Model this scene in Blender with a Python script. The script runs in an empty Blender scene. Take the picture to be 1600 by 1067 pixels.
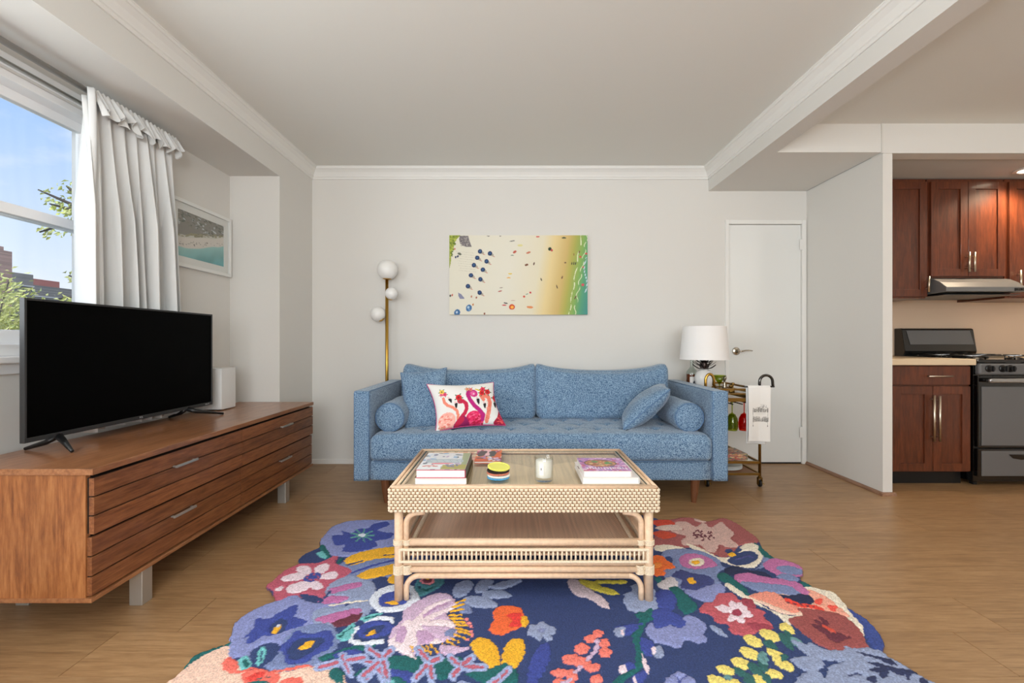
import bpy, bmesh, math, random
import numpy as np
from mathutils import Vector, Matrix
random.seed(7); rng = np.random.default_rng(7)
sc = bpy.context.scene
COL = sc.collection
PI = math.pi

# ------------------------------------------------------------------ camera, sky, light, exposure
F = 711.0; H = 1.045
cd = bpy.data.cameras.new('camera'); cam = bpy.data.objects.new('camera', cd); COL.objects.link(cam)
cam.location = (0, 0, H); cam.rotation_euler = (PI/2, 0, 0)
cd.lens = 36*F/1600; cd.sensor_width = 36; cd.clip_start = 0.02; cd.clip_end = 500
sc.camera = cam
sc.view_settings.view_transform = 'Standard'; sc.view_settings.look = 'None'
sc.view_settings.gamma = 1; sc.view_settings.use_curve_mapping = False
sc.view_settings.exposure = 0.0
sc.cycles.use_denoising = True
sc.cycles.max_bounces = 12; sc.cycles.diffuse_bounces = 6; sc.cycles.transparent_max_bounces = 16
sc.cycles.sample_clamp_indirect = 6; sc.cycles.caustics_reflective = False; sc.cycles.caustics_refractive = False

def lin(c):
    c = np.asarray(c, float)/255.0
    return np.where(c <= 0.04045, c/12.92, ((c+0.055)/1.055)**2.4)
def L4(c): return tuple(float(x) for x in lin(c)) + (1.0,)

w = bpy.data.worlds.new('sky'); sc.world = w; w.use_nodes = True
nt = w.node_tree; nt.nodes.clear()
N = nt.nodes.new
out = N('ShaderNodeOutputWorld'); bg = N('ShaderNodeBackground'); tc = N('ShaderNodeTexCoord')
sep = N('ShaderNodeSeparateXYZ'); ramp = N('ShaderNodeValToRGB'); mix = N('ShaderNodeMixRGB')
nz = N('ShaderNodeTexNoise'); cr = N('ShaderNodeValToRGB'); mp = N('ShaderNodeMapping')
nt.links.new(tc.outputs['Generated'], sep.inputs[0]); nt.links.new(sep.outputs['Z'], ramp.inputs[0])
e = ramp.color_ramp.elements
e[0].position = 0.0; e[0].color = L4((236, 243, 250))
e[1].position = 0.6; e[1].color = L4((120, 170, 246))
k = ramp.color_ramp.elements.new(0.12); k.color = L4((222, 235, 252))
k = ramp.color_ramp.elements.new(0.32); k.color = L4((176, 208, 252))
mp.inputs['Scale'].default_value = (1, 1, 2.6); mp.inputs['Location'].default_value = (0.35, 0.2, 0)
nt.links.new(tc.outputs['Generated'], mp.inputs[0]); nt.links.new(mp.outputs[0], nz.inputs['Vector'])
nz.inputs['Scale'].default_value = 3.2; nz.inputs['Detail'].default_value = 7; nz.inputs['Roughness'].default_value = .55
cr.color_ramp.elements[0].position = .5; cr.color_ramp.elements[0].color = (0, 0, 0, 1)
cr.color_ramp.elements[1].position = .72; cr.color_ramp.elements[1].color = (.8, .8, .8, 1)
nt.links.new(nz.outputs['Fac'], cr.inputs[0]); nt.links.new(cr.outputs[0], mix.inputs[0])
nt.links.new(ramp.outputs[0], mix.inputs[1]); mix.inputs[2].default_value = L4((250, 250, 252))
nt.links.new(mix.outputs[0], bg.inputs[0]); bg.inputs[1].default_value = 1.12
nt.links.new(bg.outputs[0], out.inputs[0])

def area_light(name, loc, rot, sx, sy, power, color):
    d = bpy.data.lights.new(name, 'AREA'); d.shape = 'RECTANGLE'; d.size = sx; d.size_y = sy
    d.energy = power; d.color = color
    o = bpy.data.objects.new(name, d); COL.objects.link(o); o.location = loc; o.rotation_euler = rot
    return o
# daylight coming through the side window, plus added fill at the rear, ceiling and hall
area_light('daylight_side_window', (-2.33, 0.35, 1.45), (0, -PI*.54, 0), 1.5, 2.1, 98, (.95, .98, 1))
area_light('added_rear_fill', (0.2, -2.72, 1.5), (PI/2, 0, 0), 3.4, 1.9, 196, (.965, .98, 1))  # fill light added behind the camera to brighten the room
sd = bpy.data.lights.new('sun', 'SUN'); sd.energy = 2.6; sd.angle = math.radians(1.5); sd.color = (1, .98, .94)
so_ = bpy.data.objects.new('sun', sd); COL.objects.link(so_); so_.rotation_euler = (math.radians(32), 0, math.radians(28)); so_.location = (10, -20, 30)
def point(name, loc, power, color, r=.12):
    d = bpy.data.lights.new(name, 'POINT'); d.energy = power; d.color = color; d.shadow_soft_size = r
    o = bpy.data.objects.new(name, d); COL.objects.link(o); o.location = loc; return o
area_light('added_ceiling_uplight', (0.2, -1.3, 1.5), (PI*.92, 0, 0), .5, .5, 62, (.93, .975, 1))  # added uplight, aimed up to lift the ceiling tone
point('added_hall_fill', (3.6, 0.9, 2.15), 18, (1, .93, .84), .12)  # added warm fill with no fixture of its own

# ------------------------------------------------------------------ pixel helpers (1600x1067 frame)
def at(px, py, y):                       # a point on the pixel's ray at depth y
    s = F/y
    return Vector(((px-800)/s, y, H+(533-py)/s))
def on(px, py, z=0.0):                   # the pixel's ray where it meets height z
    s = (py-533)/(H-z)
    return Vector(((px-800)/s, F/s, z))

# ------------------------------------------------------------------ materials
MATS = {}
def new_mat(name):
    m = bpy.data.materials.new(name); m.use_nodes = True
    return m, m.node_tree, m.node_tree.nodes['Principled BSDF']
def mat(name, col, rough=.5, metal=0, bump=0, bscale=60, spec=.5, trans=0, ior=1.45, coat=0, var=0, sheen=0, alpha=1):
    if name in MATS: return MATS[name]
    m, nt, p = new_mat(name)
    p.inputs['Base Color'].default_value = L4(col); p.inputs['Roughness'].default_value = rough
    p.inputs['Metallic'].default_value = metal; p.inputs['Specular IOR Level'].default_value = spec
    p.inputs['Transmission Weight'].default_value = trans; p.inputs['IOR'].default_value = ior
    p.inputs['Coat Weight'].default_value = coat; p.inputs['Sheen Weight'].default_value = sheen
    if bump or var:
        tc = nt.nodes.new('ShaderNodeTexCoord'); n = nt.nodes.new('ShaderNodeTexNoise')
        n.inputs['Scale'].default_value = bscale; n.inputs['Detail'].default_value = 4
        nt.links.new(tc.outputs['Object'], n.inputs['Vector'])
        if bump:
            b = nt.nodes.new('ShaderNodeBump'); b.inputs['Strength'].default_value = bump; b.inputs['Distance'].default_value = .004
            nt.links.new(n.outputs['Fac'], b.inputs['Height']); nt.links.new(b.outputs[0], p.inputs['Normal'])
        if var:
            r = nt.nodes.new('ShaderNodeValToRGB'); c = lin(col)
            r.color_ramp.elements[0].position = .3; r.color_ramp.elements[1].position = .7
            r.color_ramp.elements[0].color = tuple(np.clip(c*(1-var), 0, 1))+(1,)
            r.color_ramp.elements[1].color = tuple(np.clip(c*(1+var), 0, 1))+(1,)
            nt.links.new(n.outputs['Fac'], r.inputs[0]); nt.links.new(r.outputs[0], p.inputs['Base Color'])
    MATS[name] = m; return m
def wood(name, c0, c1, c2, scale=(1.2, 14, 14), rough=.4, rnd=.25, knots=0, coat=0, axis='X', bump=.08):
    """long grain along one axis, shifted and tinted per object"""
    m, nt, p = new_mat(name); n = nt.nodes.new; l = nt.links.new
    tc = n('ShaderNodeTexCoord'); oi = n('ShaderNodeObjectInfo'); ad = n('ShaderNodeVectorMath'); ad.operation = 'MULTIPLY_ADD'
    cmb = n('ShaderNodeCombineXYZ')
    for i in range(3): l(oi.outputs['Random'], cmb.inputs[i])
    l(cmb.outputs[0], ad.inputs[0]); ad.inputs[1].default_value = (13.7, 31.1, 17.3); l(tc.outputs['Object'], ad.inputs[2])
    mp = n('ShaderNodeMapping'); sx, sy, sz = scale
    mp.inputs['Scale'].default_value = {'X': (sx, sy, sz), 'Y': (sy, sx, sz), 'Z': (sy, sz, sx)}[axis]
    l(ad.outputs[0], mp.inputs[0])
    nA = n('ShaderNodeTexNoise'); nA.inputs['Scale'].default_value = 1.0; nA.inputs['Detail'].default_value = 5
    nA.inputs['Distortion'].default_value = 1.6; l(mp.outputs[0], nA.inputs['Vector'])
    nB = n('ShaderNodeTexNoise'); nB.inputs['Scale'].default_value = 7; nB.inputs['Detail'].default_value = 6; nB.inputs['Roughness'].default_value = .7
    l(mp.outputs[0], nB.inputs['Vector'])
    mul = n('ShaderNodeMath'); mul.operation = 'MULTIPLY'; mul.inputs[1].default_value = 16; l(nA.outputs['Fac'], mul.inputs[0])
    sn = n('ShaderNodeMath'); sn.operation = 'SINE'; l(mul.outputs[0], sn.inputs[0])
    m1 = n('ShaderNodeMath'); m1.operation = 'MULTIPLY_ADD'; m1.inputs[1].default_value = .085; m1.inputs[2].default_value = .0; l(sn.outputs[0], m1.inputs[0])
    m2 = n('ShaderNodeMath'); m2.operation = 'ADD'; l(m1.outputs[0], m2.inputs[0]); l(nB.outputs['Fac'], m2.inputs[1])
    r = n('ShaderNodeValToRGB'); r.color_ramp.elements[0].position = .25; r.color_ramp.elements[0].color = L4(c0)
    r.color_ramp.elements[1].position = .8; r.color_ramp.elements[1].color = L4(c2)
    k = r.color_ramp.elements.new(.52); k.color = L4(c1); l(m2.outputs[0], r.inputs[0])
    hs = n('ShaderNodeHueSaturation'); mr = n('ShaderNodeMapRange'); l(oi.outputs['Random'], mr.inputs[0])
    mr.inputs[3].default_value = 1-rnd; mr.inputs[4].default_value = 1+rnd
    l(mr.outputs[0], hs.inputs['Value']); l(r.outputs[0], hs.inputs['Color']); l(hs.outputs[0], p.inputs['Base Color'])
    p.inputs['Roughness'].default_value = rough; p.inputs['Coat Weight'].default_value = coat
    b = n('ShaderNodeBump'); b.inputs['Strength'].default_value = bump; b.inputs['Distance'].default_value = .003
    l(nB.outputs['Fac'], b.inputs['Height']); l(b.outputs[0], p.inputs['Normal'])
    MATS[name] = m; return m
def fabric(name, c0, c1, scale=170, bump=.5, c2=None):
    m, nt, p = new_mat(name); n = nt.nodes.new; l = nt.links.new
    tc = n('ShaderNodeTexCoord'); a = n('ShaderNodeTexNoise'); a.inputs['Scale'].default_value = scale; a.inputs['Detail'].default_value = 3; a.inputs['Roughness'].default_value = .65
    l(tc.outputs['Object'], a.inputs['Vector'])
    r = n('ShaderNodeValToRGB'); r.color_ramp.elements[0].position = .40; r.color_ramp.elements[0].color = L4(c0)
    r.color_ramp.elements[1].position = .60; r.color_ramp.elements[1].color = L4(c1); l(a.outputs['Fac'], r.inputs[0])
    big = n('ShaderNodeTexNoise'); big.inputs['Scale'].default_value = 5; big.inputs['Detail'].default_value = 3; l(tc.outputs['Object'], big.inputs['Vector'])
    hs = n('ShaderNodeHueSaturation'); mr = n('ShaderNodeMapRange'); mr.inputs[3].default_value = .86; mr.inputs[4].default_value = 1.14
    l(big.outputs['Fac'], mr.inputs[0]); l(mr.outputs[0], hs.inputs['Value']); l(r.outputs[0], hs.inputs['Color']); l(hs.outputs[0], p.inputs['Base Color'])
    p.inputs['Roughness'].default_value = .95; p.inputs['Sheen Weight'].default_value = .3; p.inputs['Specular IOR Level'].default_value = .2
    b = n('ShaderNodeBump'); b.inputs['Strength'].default_value = bump; b.inputs['Distance'].default_value = .003
    l(a.outputs['Fac'], b.inputs['Height']); l(b.outputs[0], p.inputs['Normal'])
    MATS[name] = m; return m
def painted(name, rough=.6, bump=0, bscale=300, coat=0, metal=0):
    m, nt, p = new_mat(name); a = nt.nodes.new('ShaderNodeAttribute'); a.attribute_name = 'Col'
    nt.links.new(a.outputs['Color'], p.inputs['Base Color']); p.inputs['Roughness'].default_value = rough; p.inputs['Coat Weight'].default_value = coat
    if bump:
        tc = nt.nodes.new('ShaderNodeTexCoord'); n = nt.nodes.new('ShaderNodeTexNoise'); n.inputs['Scale'].default_value = bscale
        nt.links.new(tc.outputs['Object'], n.inputs['Vector'])
        b = nt.nodes.new('ShaderNodeBump'); b.inputs['Strength'].default_value = bump; b.inputs['Distance'].default_value = .004
        nt.links.new(n.outputs['Fac'], b.inputs['Height']); nt.links.new(b.outputs[0], p.inputs['Normal'])
        hs = nt.nodes.new('ShaderNodeHueSaturation'); mr = nt.nodes.new('ShaderNodeMapRange'); mr.inputs[1].default_value = .3; mr.inputs[2].default_value = .7
        mr.inputs[3].default_value = .78; mr.inputs[4].default_value = 1.22
        nt.links.new(n.outputs['Fac'], mr.inputs[0]); nt.links.new(mr.outputs[0], hs.inputs['Value'])
        nt.links.new(a.outputs['Color'], hs.inputs['Color']); nt.links.new(hs.outputs[0], p.inputs['Base Color'])
    MATS[name] = m; return m
def thin_glass(name, tint=(250, 255, 252), f0=.04, rough=0.0):
    m = bpy.data.materials.new(name); m.use_nodes = True; nt = m.node_tree; nt.nodes.clear(); n = nt.nodes.new; l = nt.links.new
    o = n('ShaderNodeOutputMaterial'); t = n('ShaderNodeBsdfTransparent'); t.inputs[0].default_value = L4(tint)
    g = n('ShaderNodeBsdfGlossy'); g.inputs['Roughness'].default_value = rough; fr = n('ShaderNodeLayerWeight'); fr.inputs[0].default_value = .5
    pw = n('ShaderNodeMath'); pw.operation = 'POWER'; pw.inputs[1].default_value = 5; l(fr.outputs['Facing'], pw.inputs[0])
    ma = n('ShaderNodeMath'); ma.operation = 'MULTIPLY_ADD'; ma.inputs[1].default_value = 1-f0; ma.inputs[2].default_value = f0; l(pw.outputs[0], ma.inputs[0])
    mx = n('ShaderNodeMixShader'); l(ma.outputs[0], mx.inputs[0]); l(t.outputs[0], mx.inputs[1]); l(g.outputs[0], mx.inputs[2]); l(mx.outputs[0], o.inputs[0])
    MATS[name] = m; return m
def emis(name, col, s):
    m, nt, p = new_mat(name); p.inputs['Emission Color'].default_value = L4(col); p.inputs['Emission Strength'].default_value = s
    p.inputs['Base Color'].default_value = L4(col); MATS[name] = m; return m

M_wall = mat('wall_paint', (218, 216, 211), .85, bump=.05, bscale=40)
M_ceil = mat('ceiling_paint', (226, 226, 221), .9, bump=.06, bscale=60)
M_trim = mat('trim_paint', (229, 228, 224), .45)
M_white = mat('white_gloss', (226, 227, 224), .35)
M_vinyl = mat('white_vinyl', (240, 240, 240), .4)
M_ss = mat('brushed_steel', (196, 194, 188), .34, metal=.75)
M_brass = mat('brushed_brass', (190, 150, 70), .28, metal=1)
M_abrass = mat('antique_brass', (150, 118, 62), .35, metal=1)
M_chrome = mat('dark_chrome', (90, 88, 86), .15, metal=1)
M_blackpl = mat('black_plastic', (22, 22, 23), .35)
M_black = mat('black_gloss', (8, 8, 9), .12, coat=.6)
M_screen = mat('screen_black', (1, 1, 1), .6, spec=.05)
M_darkgrey = mat('dark_grey_bezel', (44, 45, 46), .4)
M_steelgrey = mat('grey_oven_steel', (112, 112, 113), .42, metal=.25)
M_floor = wood('oak_laminate', (132, 99, 66), (160, 124, 86), (182, 147, 107), (1.3, 16, 16), .36, .07, bump=.06)
M_walnut = wood('walnut', (88, 50, 28), (126, 76, 44), (156, 102, 62), (1.5, 17, 17), .38, .14, coat=.15, axis='Y')
M_walnut_v = wood('walnut_side', (112, 64, 34), (152, 94, 52), (182, 124, 74), (1.5, 13, 13), .38, .05, coat=.15, axis='Z')
M_walnut_t = wood('walnut_top', (118, 74, 46), (152, 100, 64), (176, 124, 84), (1.5, 14, 14), .3, .02, coat=.3, axis='Y')
M_cherry = wood('cherry', (64, 29, 14), (90, 43, 22), (114, 58, 31), (1.2, 9, 9), .35, .08, coat=.2, axis='Z', bump=.03)
M_legwood = wood('leg_wood', (84, 48, 28), (108, 66, 40), (130, 84, 54), (2, 30, 30), .4, .03, axis='Z')
M_sofa = fabric('blue_melange', (56, 88, 122), (146, 174, 198), 165)
M_sofa_p = mat('blue_piping', (92, 122, 156), .9)
M_rattan = mat('rattan_pole', (224, 192, 160), .42, bump=.15, bscale=70, var=.10)
M_rattan_l = mat('rattan_weave', (230, 212, 184), .5, bump=.2, bscale=200, var=.14)
M_rattan_d = mat('rattan_dark', (150, 112, 76), .6)
M_rug = painted('rug_pile', .98, bump=.8, bscale=190)
M_print = painted('printed_card', .35)
M_canvas = painted('printed_canvas', .7)
M_cloth_p = painted('printed_cloth', .9)
M_curtain = mat('curtain_cotton', (218, 219, 218), .95, bump=.1, bscale=400)
M_paper = mat('paper_pages', (236, 232, 228), .8)
M_glass = thin_glass('window_glass', (254, 255, 255))
M_tglass = thin_glass('table_glass', (251, 254, 252), .015)
M_gedge = mat('glass_edge', (30, 84, 66), .15)
M_rod = mat('rod_steel', (170, 168, 164), .3, metal=.5)
M_globe = mat('opal_glass', (236, 235, 232), .3)

def weave_mat(name, c0, c1, sx, sy):
    m, nt, p = new_mat(name); n = nt.nodes.new; l = nt.links.new
    tc = n('ShaderNodeTexCoord'); mp = n('ShaderNodeMapping'); mp.inputs['Scale'].default_value = (sx, sy, 1); l(tc.outputs['Object'], mp.inputs[0])
    ch = n('ShaderNodeTexChecker'); ch.inputs['Scale'].default_value = 1; l(mp.outputs[0], ch.inputs[0])
    nz = n('ShaderNodeTexNoise'); nz.inputs['Scale'].default_value = 1; mp2 = n('ShaderNodeMapping'); mp2.inputs['Scale'].default_value = (90, 3, 1); l(tc.outputs['Object'], mp2.inputs[0]); l(mp2.outputs[0], nz.inputs['Vector'])
    mx = n('ShaderNodeMixRGB'); mx.inputs[1].default_value = L4(c0); mx.inputs[2].default_value = L4(c1)
    l(ch.outputs['Fac'], mx.inputs[0])
    hs = n('ShaderNodeHueSaturation'); mr = n('ShaderNodeMapRange'); mr.inputs[3].default_value = .7; mr.inputs[4].default_value = 1.3; l(nz.outputs['Fac'], mr.inputs[0]); l(mr.outputs[0], hs.inputs['Value'])
    l(mx.outputs[0], hs.inputs['Color']); l(hs.outputs[0], p.inputs['Base Color']); p.inputs['Roughness'].default_value = .7
    b = n('ShaderNodeBump'); b.inputs['Strength'].default_value = .3; b.inputs['Distance'].default_value = .002; 
    MATS[name] = m; return m
M_cane_top = weave_mat('cane_top', (214, 184, 146), (240, 214, 178), 190, 190)
M_cane_low = weave_mat('cane_shelf', (196, 164, 136), (234, 204, 176), 150, 150)

# ------------------------------------------------------------------ mesh builder
class MB:
    def __init__(s): s.v = []; s.f = []
    def add(s, vs, fs):
        b = len(s.v); s.v += [tuple(p) for p in vs]; s.f += [tuple(b+i for i in f) for f in fs]; return s
    def box(s, x0, x1, y0, y1, z0, z1, T=None):
        if x0 > x1: x0, x1 = x1, x0
        if y0 > y1: y0, y1 = y1, y0
        if z0 > z1: z0, z1 = z1, z0
        v = [(x, y, z) for z in (z0, z1) for y in (y0, y1) for x in (x0, x1)]
        if T is not None: v = [T @ Vector(p) for p in v]
        return s.add(v, [(0, 2, 3, 1), (4, 5, 7, 6), (0, 1, 5, 4), (2, 6, 7, 3), (0, 4, 6, 2), (1, 3, 7, 5)])
    def prism(s, pts, fn, a, b):
        """polygon pts (p,q) extruded from a to b; fn(p,q,t) -> xyz"""
        n = len(pts); v = [fn(p, q, a) for p, q in pts]+[fn(p, q, b) for p, q in pts]
        f = [tuple(range(n-1, -1, -1)), tuple(range(n, 2*n))]+[(i, (i+1) % n, n+(i+1) % n, n+i) for i in range(n)]
        return s.add(v, f)
    def tube(s, path, r, seg=10, closed=False, caps=True):
        P = [Vector(p) for p in path]; n = len(P); R = r if hasattr(r, '__len__') else [r]*n
        vs = []; prev = None
        for i in range(n):
            if closed: t = P[(i+1) % n]-P[i-1]
            else: t = P[min(i+1, n-1)]-P[max(i-1, 0)]
            t.normalize()
            if prev is None:
                u = t.cross(Vector((0, 0, 1)))
                if u.length < .1: u = t.cross(Vector((1, 0, 0)))
            else: u = prev-t*prev.dot(t)
            u.normalize(); prev = u; w = t.cross(u)
            for k in range(seg):
                a = 2*PI*k/seg; vs.append(P[i]+(u*math.cos(a)+w*math.sin(a))*R[i])
        fs = []
        for i in range(n if closed else n-1):
            j = (i+1) % n
            for k in range(seg):
                k2 = (k+1) % seg; fs.append((i*seg+k, i*seg+k2, j*seg+k2, j*seg+k))
        if caps and not closed: fs += [tuple(range(seg-1, -1, -1)), tuple((n-1)*seg+k for k in range(seg))]
        return s.add(vs, fs)
    def lathe(s, prof, c=(0, 0, 0), seg=28, T=None):
        vs = []; fs = []; n = len(prof)
        for r, z in prof:
            for k in range(seg):
                a = 2*PI*k/seg; p = Vector((r*math.cos(a), r*math.sin(a), z))
                if T is not None: p = T @ p
                vs.append(p+Vector(c))
        for i in range(n-1):
            for k in range(seg):
                k2 = (k+1) % seg; fs.append((i*seg+k, i*seg+k2, (i+1)*seg+k2, (i+1)*seg+k))
        if prof[0][0] > 1e-5: fs.append(tuple(range(seg-1, -1, -1)))
        if prof[-1][0] > 1e-5: fs.append(tuple((n-1)*seg+k for k in range(seg)))
        return s.add(vs, fs)
    def grid(s, fn, nu, nv):
        vs = [fn(i/nu, j/nv) for j in range(nv+1) for i in range(nu+1)]
        fs = [(j*(nu+1)+i, j*(nu+1)+i+1, (j+1)*(nu+1)+i+1, (j+1)*(nu+1)+i) for j in range(nv) for i in range(nu)]
        return s.add(vs, fs)
    def rbox(s, c, h, r, n=(8, 8, 8), deform=None):
        """rounded box, centre c, half sizes h, corner radius r; deform(p local, unit u) -> p"""
        idx = {}; vs = []; fs = []
        def V(i, j, k):
            if (i, j, k) in idx: return idx[(i, j, k)]
            u = (2*i/n[0]-1, 2*j/n[1]-1, 2*k/n[2]-1)
            # concentrate samples near the rim
            q = [math.sin(a*PI/2)*.35+a*.65 for a in u]
            p = Vector([q[m]*h[m] for m in range(3)])
            core = Vector([max(-(h[m]-r), min(h[m]-r, p[m])) for m in range(3)])
            d = p-core
            if d.length > 1e-9: p = core+d.normalized()*r
            if deform: p = deform(p, u)
            idx[(i, j, k)] = len(vs); vs.append(p+Vector(c)); return len(vs)-1
        A, B, Cc = n
        for i in range(A):
            for j in range(B):
                fs.append((V(i, j, 0), V(i, j+1, 0), V(i+1, j+1, 0), V(i+1, j, 0))); fs.append((V(i, j, Cc), V(i+1, j, Cc), V(i+1, j+1, Cc), V(i, j+1, Cc)))
        for i in range(A):
            for k in range(Cc):
                fs.append((V(i, 0, k), V(i+1, 0, k), V(i+1, 0, k+1), V(i, 0, k+1))); fs.append((V(i, B, k), V(i, B, k+1), V(i+1, B, k+1), V(i+1, B, k)))
        for j in range(B):
            for k in range(Cc):
                fs.append((V(0, j, k), V(0, j, k+1), V(0, j+1, k+1), V(0, j+1, k))); fs.append((V(A, j, k), V(A, j+1, k), V(A, j+1, k+1), V(A, j, k+1)))
        return s.add(vs, fs)
    def build(s, name, m, parent=None, smooth=False, bevel=0, solid=0, kind=None, auto=False):
        me = bpy.data.meshes.new(name); me.from_pydata(s.v, [], s.f); me.update()
        if smooth or auto: me.polygons.foreach_set('use_smooth', [True]*len(me.polygons))
        if auto: me.set_sharp_from_angle(angle=math.radians(40))
        o = bpy.data.objects.new(name, me); COL.objects.link(o); me.materials.append(m)
        if parent:
            o.parent = parent; o.matrix_parent_inverse = Matrix.Translation(parent.location).inverted() if parent.type == 'EMPTY' else Matrix()
        if bevel:
            b = o.modifiers.new('bevel', 'BEVEL'); b.width = bevel; b.segments = 2; b.limit_method = 'ANGLE'
            b.harden_normals = False
        if solid:
            b = o.modifiers.new('solid', 'SOLIDIFY'); b.thickness = solid; b.offset = 0
        if kind: o['kind'] = kind
        return o
def box(name, m, x0, x1, y0, y1, z0, z1, parent=None, bevel=0, kind=None):
    return MB().box(x0, x1, y0, y1, z0, z1).build(name, m, parent, bevel=bevel, kind=kind)
def tag(o, label=None, cat=None, group=None, kind=None):
    if label: o['label'] = label
    if cat: o['category'] = cat
    if group: o['group'] = group
    if kind: o['kind'] = kind
    return o
def thing(name, label, cat, loc=(0, 0, 0), group=None, kind=None):
    o = bpy.data.objects.new(name, None); o.empty_display_size = .05; COL.objects.link(o); o.location = loc
    return tag(o, label, cat, group, kind)
def setting(name, label=None):
    o = bpy.data.objects.new(name, None); COL.objects.link(o); o['kind'] = 'structure'
    if label: o['label'] = label
    return o
def copy_tree(o, loc=None, parent=None):
    c = o.copy(); COL.objects.link(c)
    if parent: c.parent = parent
    if loc is not None: c.location = loc
    for ch in list(o.children):
        d = ch.copy(); COL.objects.link(d); d.parent = c
        for g in list(ch.children):
            q = g.copy(); COL.objects.link(q); q.parent = d
    return c

# ------------------------------------------------------------------ painting: shapes evaluated at points
def smooth_poly(pts, n=4):
    P = np.array(pts, float); m = len(P); outp = []
    for i in range(m):
        p0, p1, p2, p3 = P[i-1], P[i], P[(i+1) % m], P[(i+2) % m]
        for k in range(n):
            t = k/n
            outp.append(.5*((2*p1)+(-p0+p2)*t+(2*p0-5*p1+4*p2-p3)*t*t+(-p0+3*p1-3*p2+p3)*t**3))
    return np.array(outp)
def inside(X, Y, poly):
    r = np.zeros(X.shape, bool); n = len(poly)
    for i in range(n):
        x1, y1 = poly[i]; x2, y2 = poly[(i+1) % n]
        if y1 == y2: continue
        c = ((y1 > Y) != (y2 > Y)) & (X < (x2-x1)*(Y-y1)/(y2-y1)+x1)
        r ^= c
    return r
def paint(X, Y, base, shapes):
    """shapes: ('p',col,pts[,smooth]) ('e',col,cx,cy,rx,ry,ang) ('l',col,pts,width). Later wins. Returns colours, ids"""
    C = np.tile(np.array(base, float), (X.size, 1)); ID = np.zeros(X.size, int)
    for si, s in enumerate(shapes):
        kind, col = s[0], s[1]
        if kind == 'e':
            cx, cy, rx, ry, ang = s[2:7]; a = math.radians(ang); R = max(rx, ry)
            idx = np.nonzero((abs(X-cx) < R) & (abs(Y-cy) < R))[0]
            dx = X[idx]-cx; dy = Y[idx]-cy
            u = dx*math.cos(a)+dy*math.sin(a); v = -dx*math.sin(a)+dy*math.cos(a)
            hit = (u/rx)**2+(v/ry)**2 < 1
        elif kind == 'p':
            P = smooth_poly(s[2]) if (len(s) < 4 or s[3]) else np.array(s[2], float)
            lo, hi = P.min(0), P.max(0)
            idx = np.nonzero((X >= lo[0]) & (X <= hi[0]) & (Y >= lo[1]) & (Y <= hi[1]))[0]
            hit = inside(X[idx], Y[idx], P)
        else:
            P = np.array(s[2], float); wd = s[3]; lo, hi = P.min(0)-wd, P.max(0)+wd
            idx = np.nonzero((X >= lo[0]) & (X <= hi[0]) & (Y >= lo[1]) & (Y <= hi[1]))[0]
            dmin = np.full(idx.size, 1e9)
            for i in range(len(P)-1):
                d = P[i+1]-P[i]; L = max((d**2).sum(), 1e-9)
                t = np.clip(((X[idx]-P[i, 0])*d[0]+(Y[idx]-P[i, 1])*d[1])/L, 0, 1)
                dmin = np.minimum(dmin, np.hypot(X[idx]-P[i, 0]-t*d[0], Y[idx]-P[i, 1]-t*d[1]))
            hit = dmin < wd/2
        C[idx[hit]] = col; ID[idx[hit]] = si+1
    return C, ID
def set_colors(o, C):
    me = o.data; a = me.color_attributes.new('Col', 'FLOAT_COLOR', 'POINT')
    buf = np.ones((len(me.vertices), 4), np.float32); buf[:, :3] = lin(np.clip(C, 0, 255)); a.data.foreach_set('color', buf.ravel())
def picture(name, m, corner, ux, uy, nu, nv, pxfn, base, shapes, parent=None, post=None):
    """flat printed sheet: corner + u*ux + v*uy; v=0 is the top; pxfn(u,v) -> picture coords"""
    corner, ux, uy = Vector(corner), Vector(ux), Vector(uy)
    b = MB().grid(lambda u, v: corner+ux*u+uy*(1-v), nu, nv)
    o = b.build(name, m, parent)
    U = np.tile(np.linspace(0, 1, nu+1), nv+1); V = np.repeat(np.linspace(0, 1, nv+1), nu+1)
    X, Y = pxfn(U, V); C, ID = paint(X, Y, base, shapes)
    if post: C = post(U, V, X, Y, C, ID)
    set_colors(o, C); return o
# ================================================================== ROOM SHELL
XL, XJ, XB0, XB1, XP0, XP1, XR = -2.075, -1.708, 1.68, 1.797, 2.518, 2.583, 4.7
YB, YC, YP, YR = 3.89, 3.345, 3.09, -2.6
ZC, ZS, ZD = 2.523, 2.26, 2.33
# floor: every plank its own piece
fl = setting('floor')
box('subfloor', mat('subfloor_dark', (60, 44, 30), .9), XL-.1, XR+.1, YR-.1, YB+.1, -.05, -.009, fl)
PW, PL = .219, 1.5
r0 = 1.638-4*PW
ys = [r0+PW*i for i in range(-17, 20)]
for i, y in enumerate(ys):
    y1 = y+PW
    if y1 < YR or y > YB: continue
    off = {7: .55}.get(i, (i*.47+.13*(i % 3)) % PL)
    x = XL-PL+off
    while x < XR:
        a, b = max(x, XL-.02), min(x+PL, XR+.02)
        if b-a > .02:
            MB().box(a+.0011, b-.0011, max(y, YR-.02)+.0009, min(y1, YB+.02)-.0009, -.009, 0).build('plank', M_floor, fl)
        x += PL
ce = setting('ceiling')
box('ceiling_panel', M_ceil, XJ-.0, XR+.1, YR-.1, YP+.02, ZC, ZC+.06, ce)
box('ceiling_panel', M_ceil, XJ-.0, XB0+.05, YP+.02, YB+.1, ZC, ZC+.06, ce)
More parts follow.
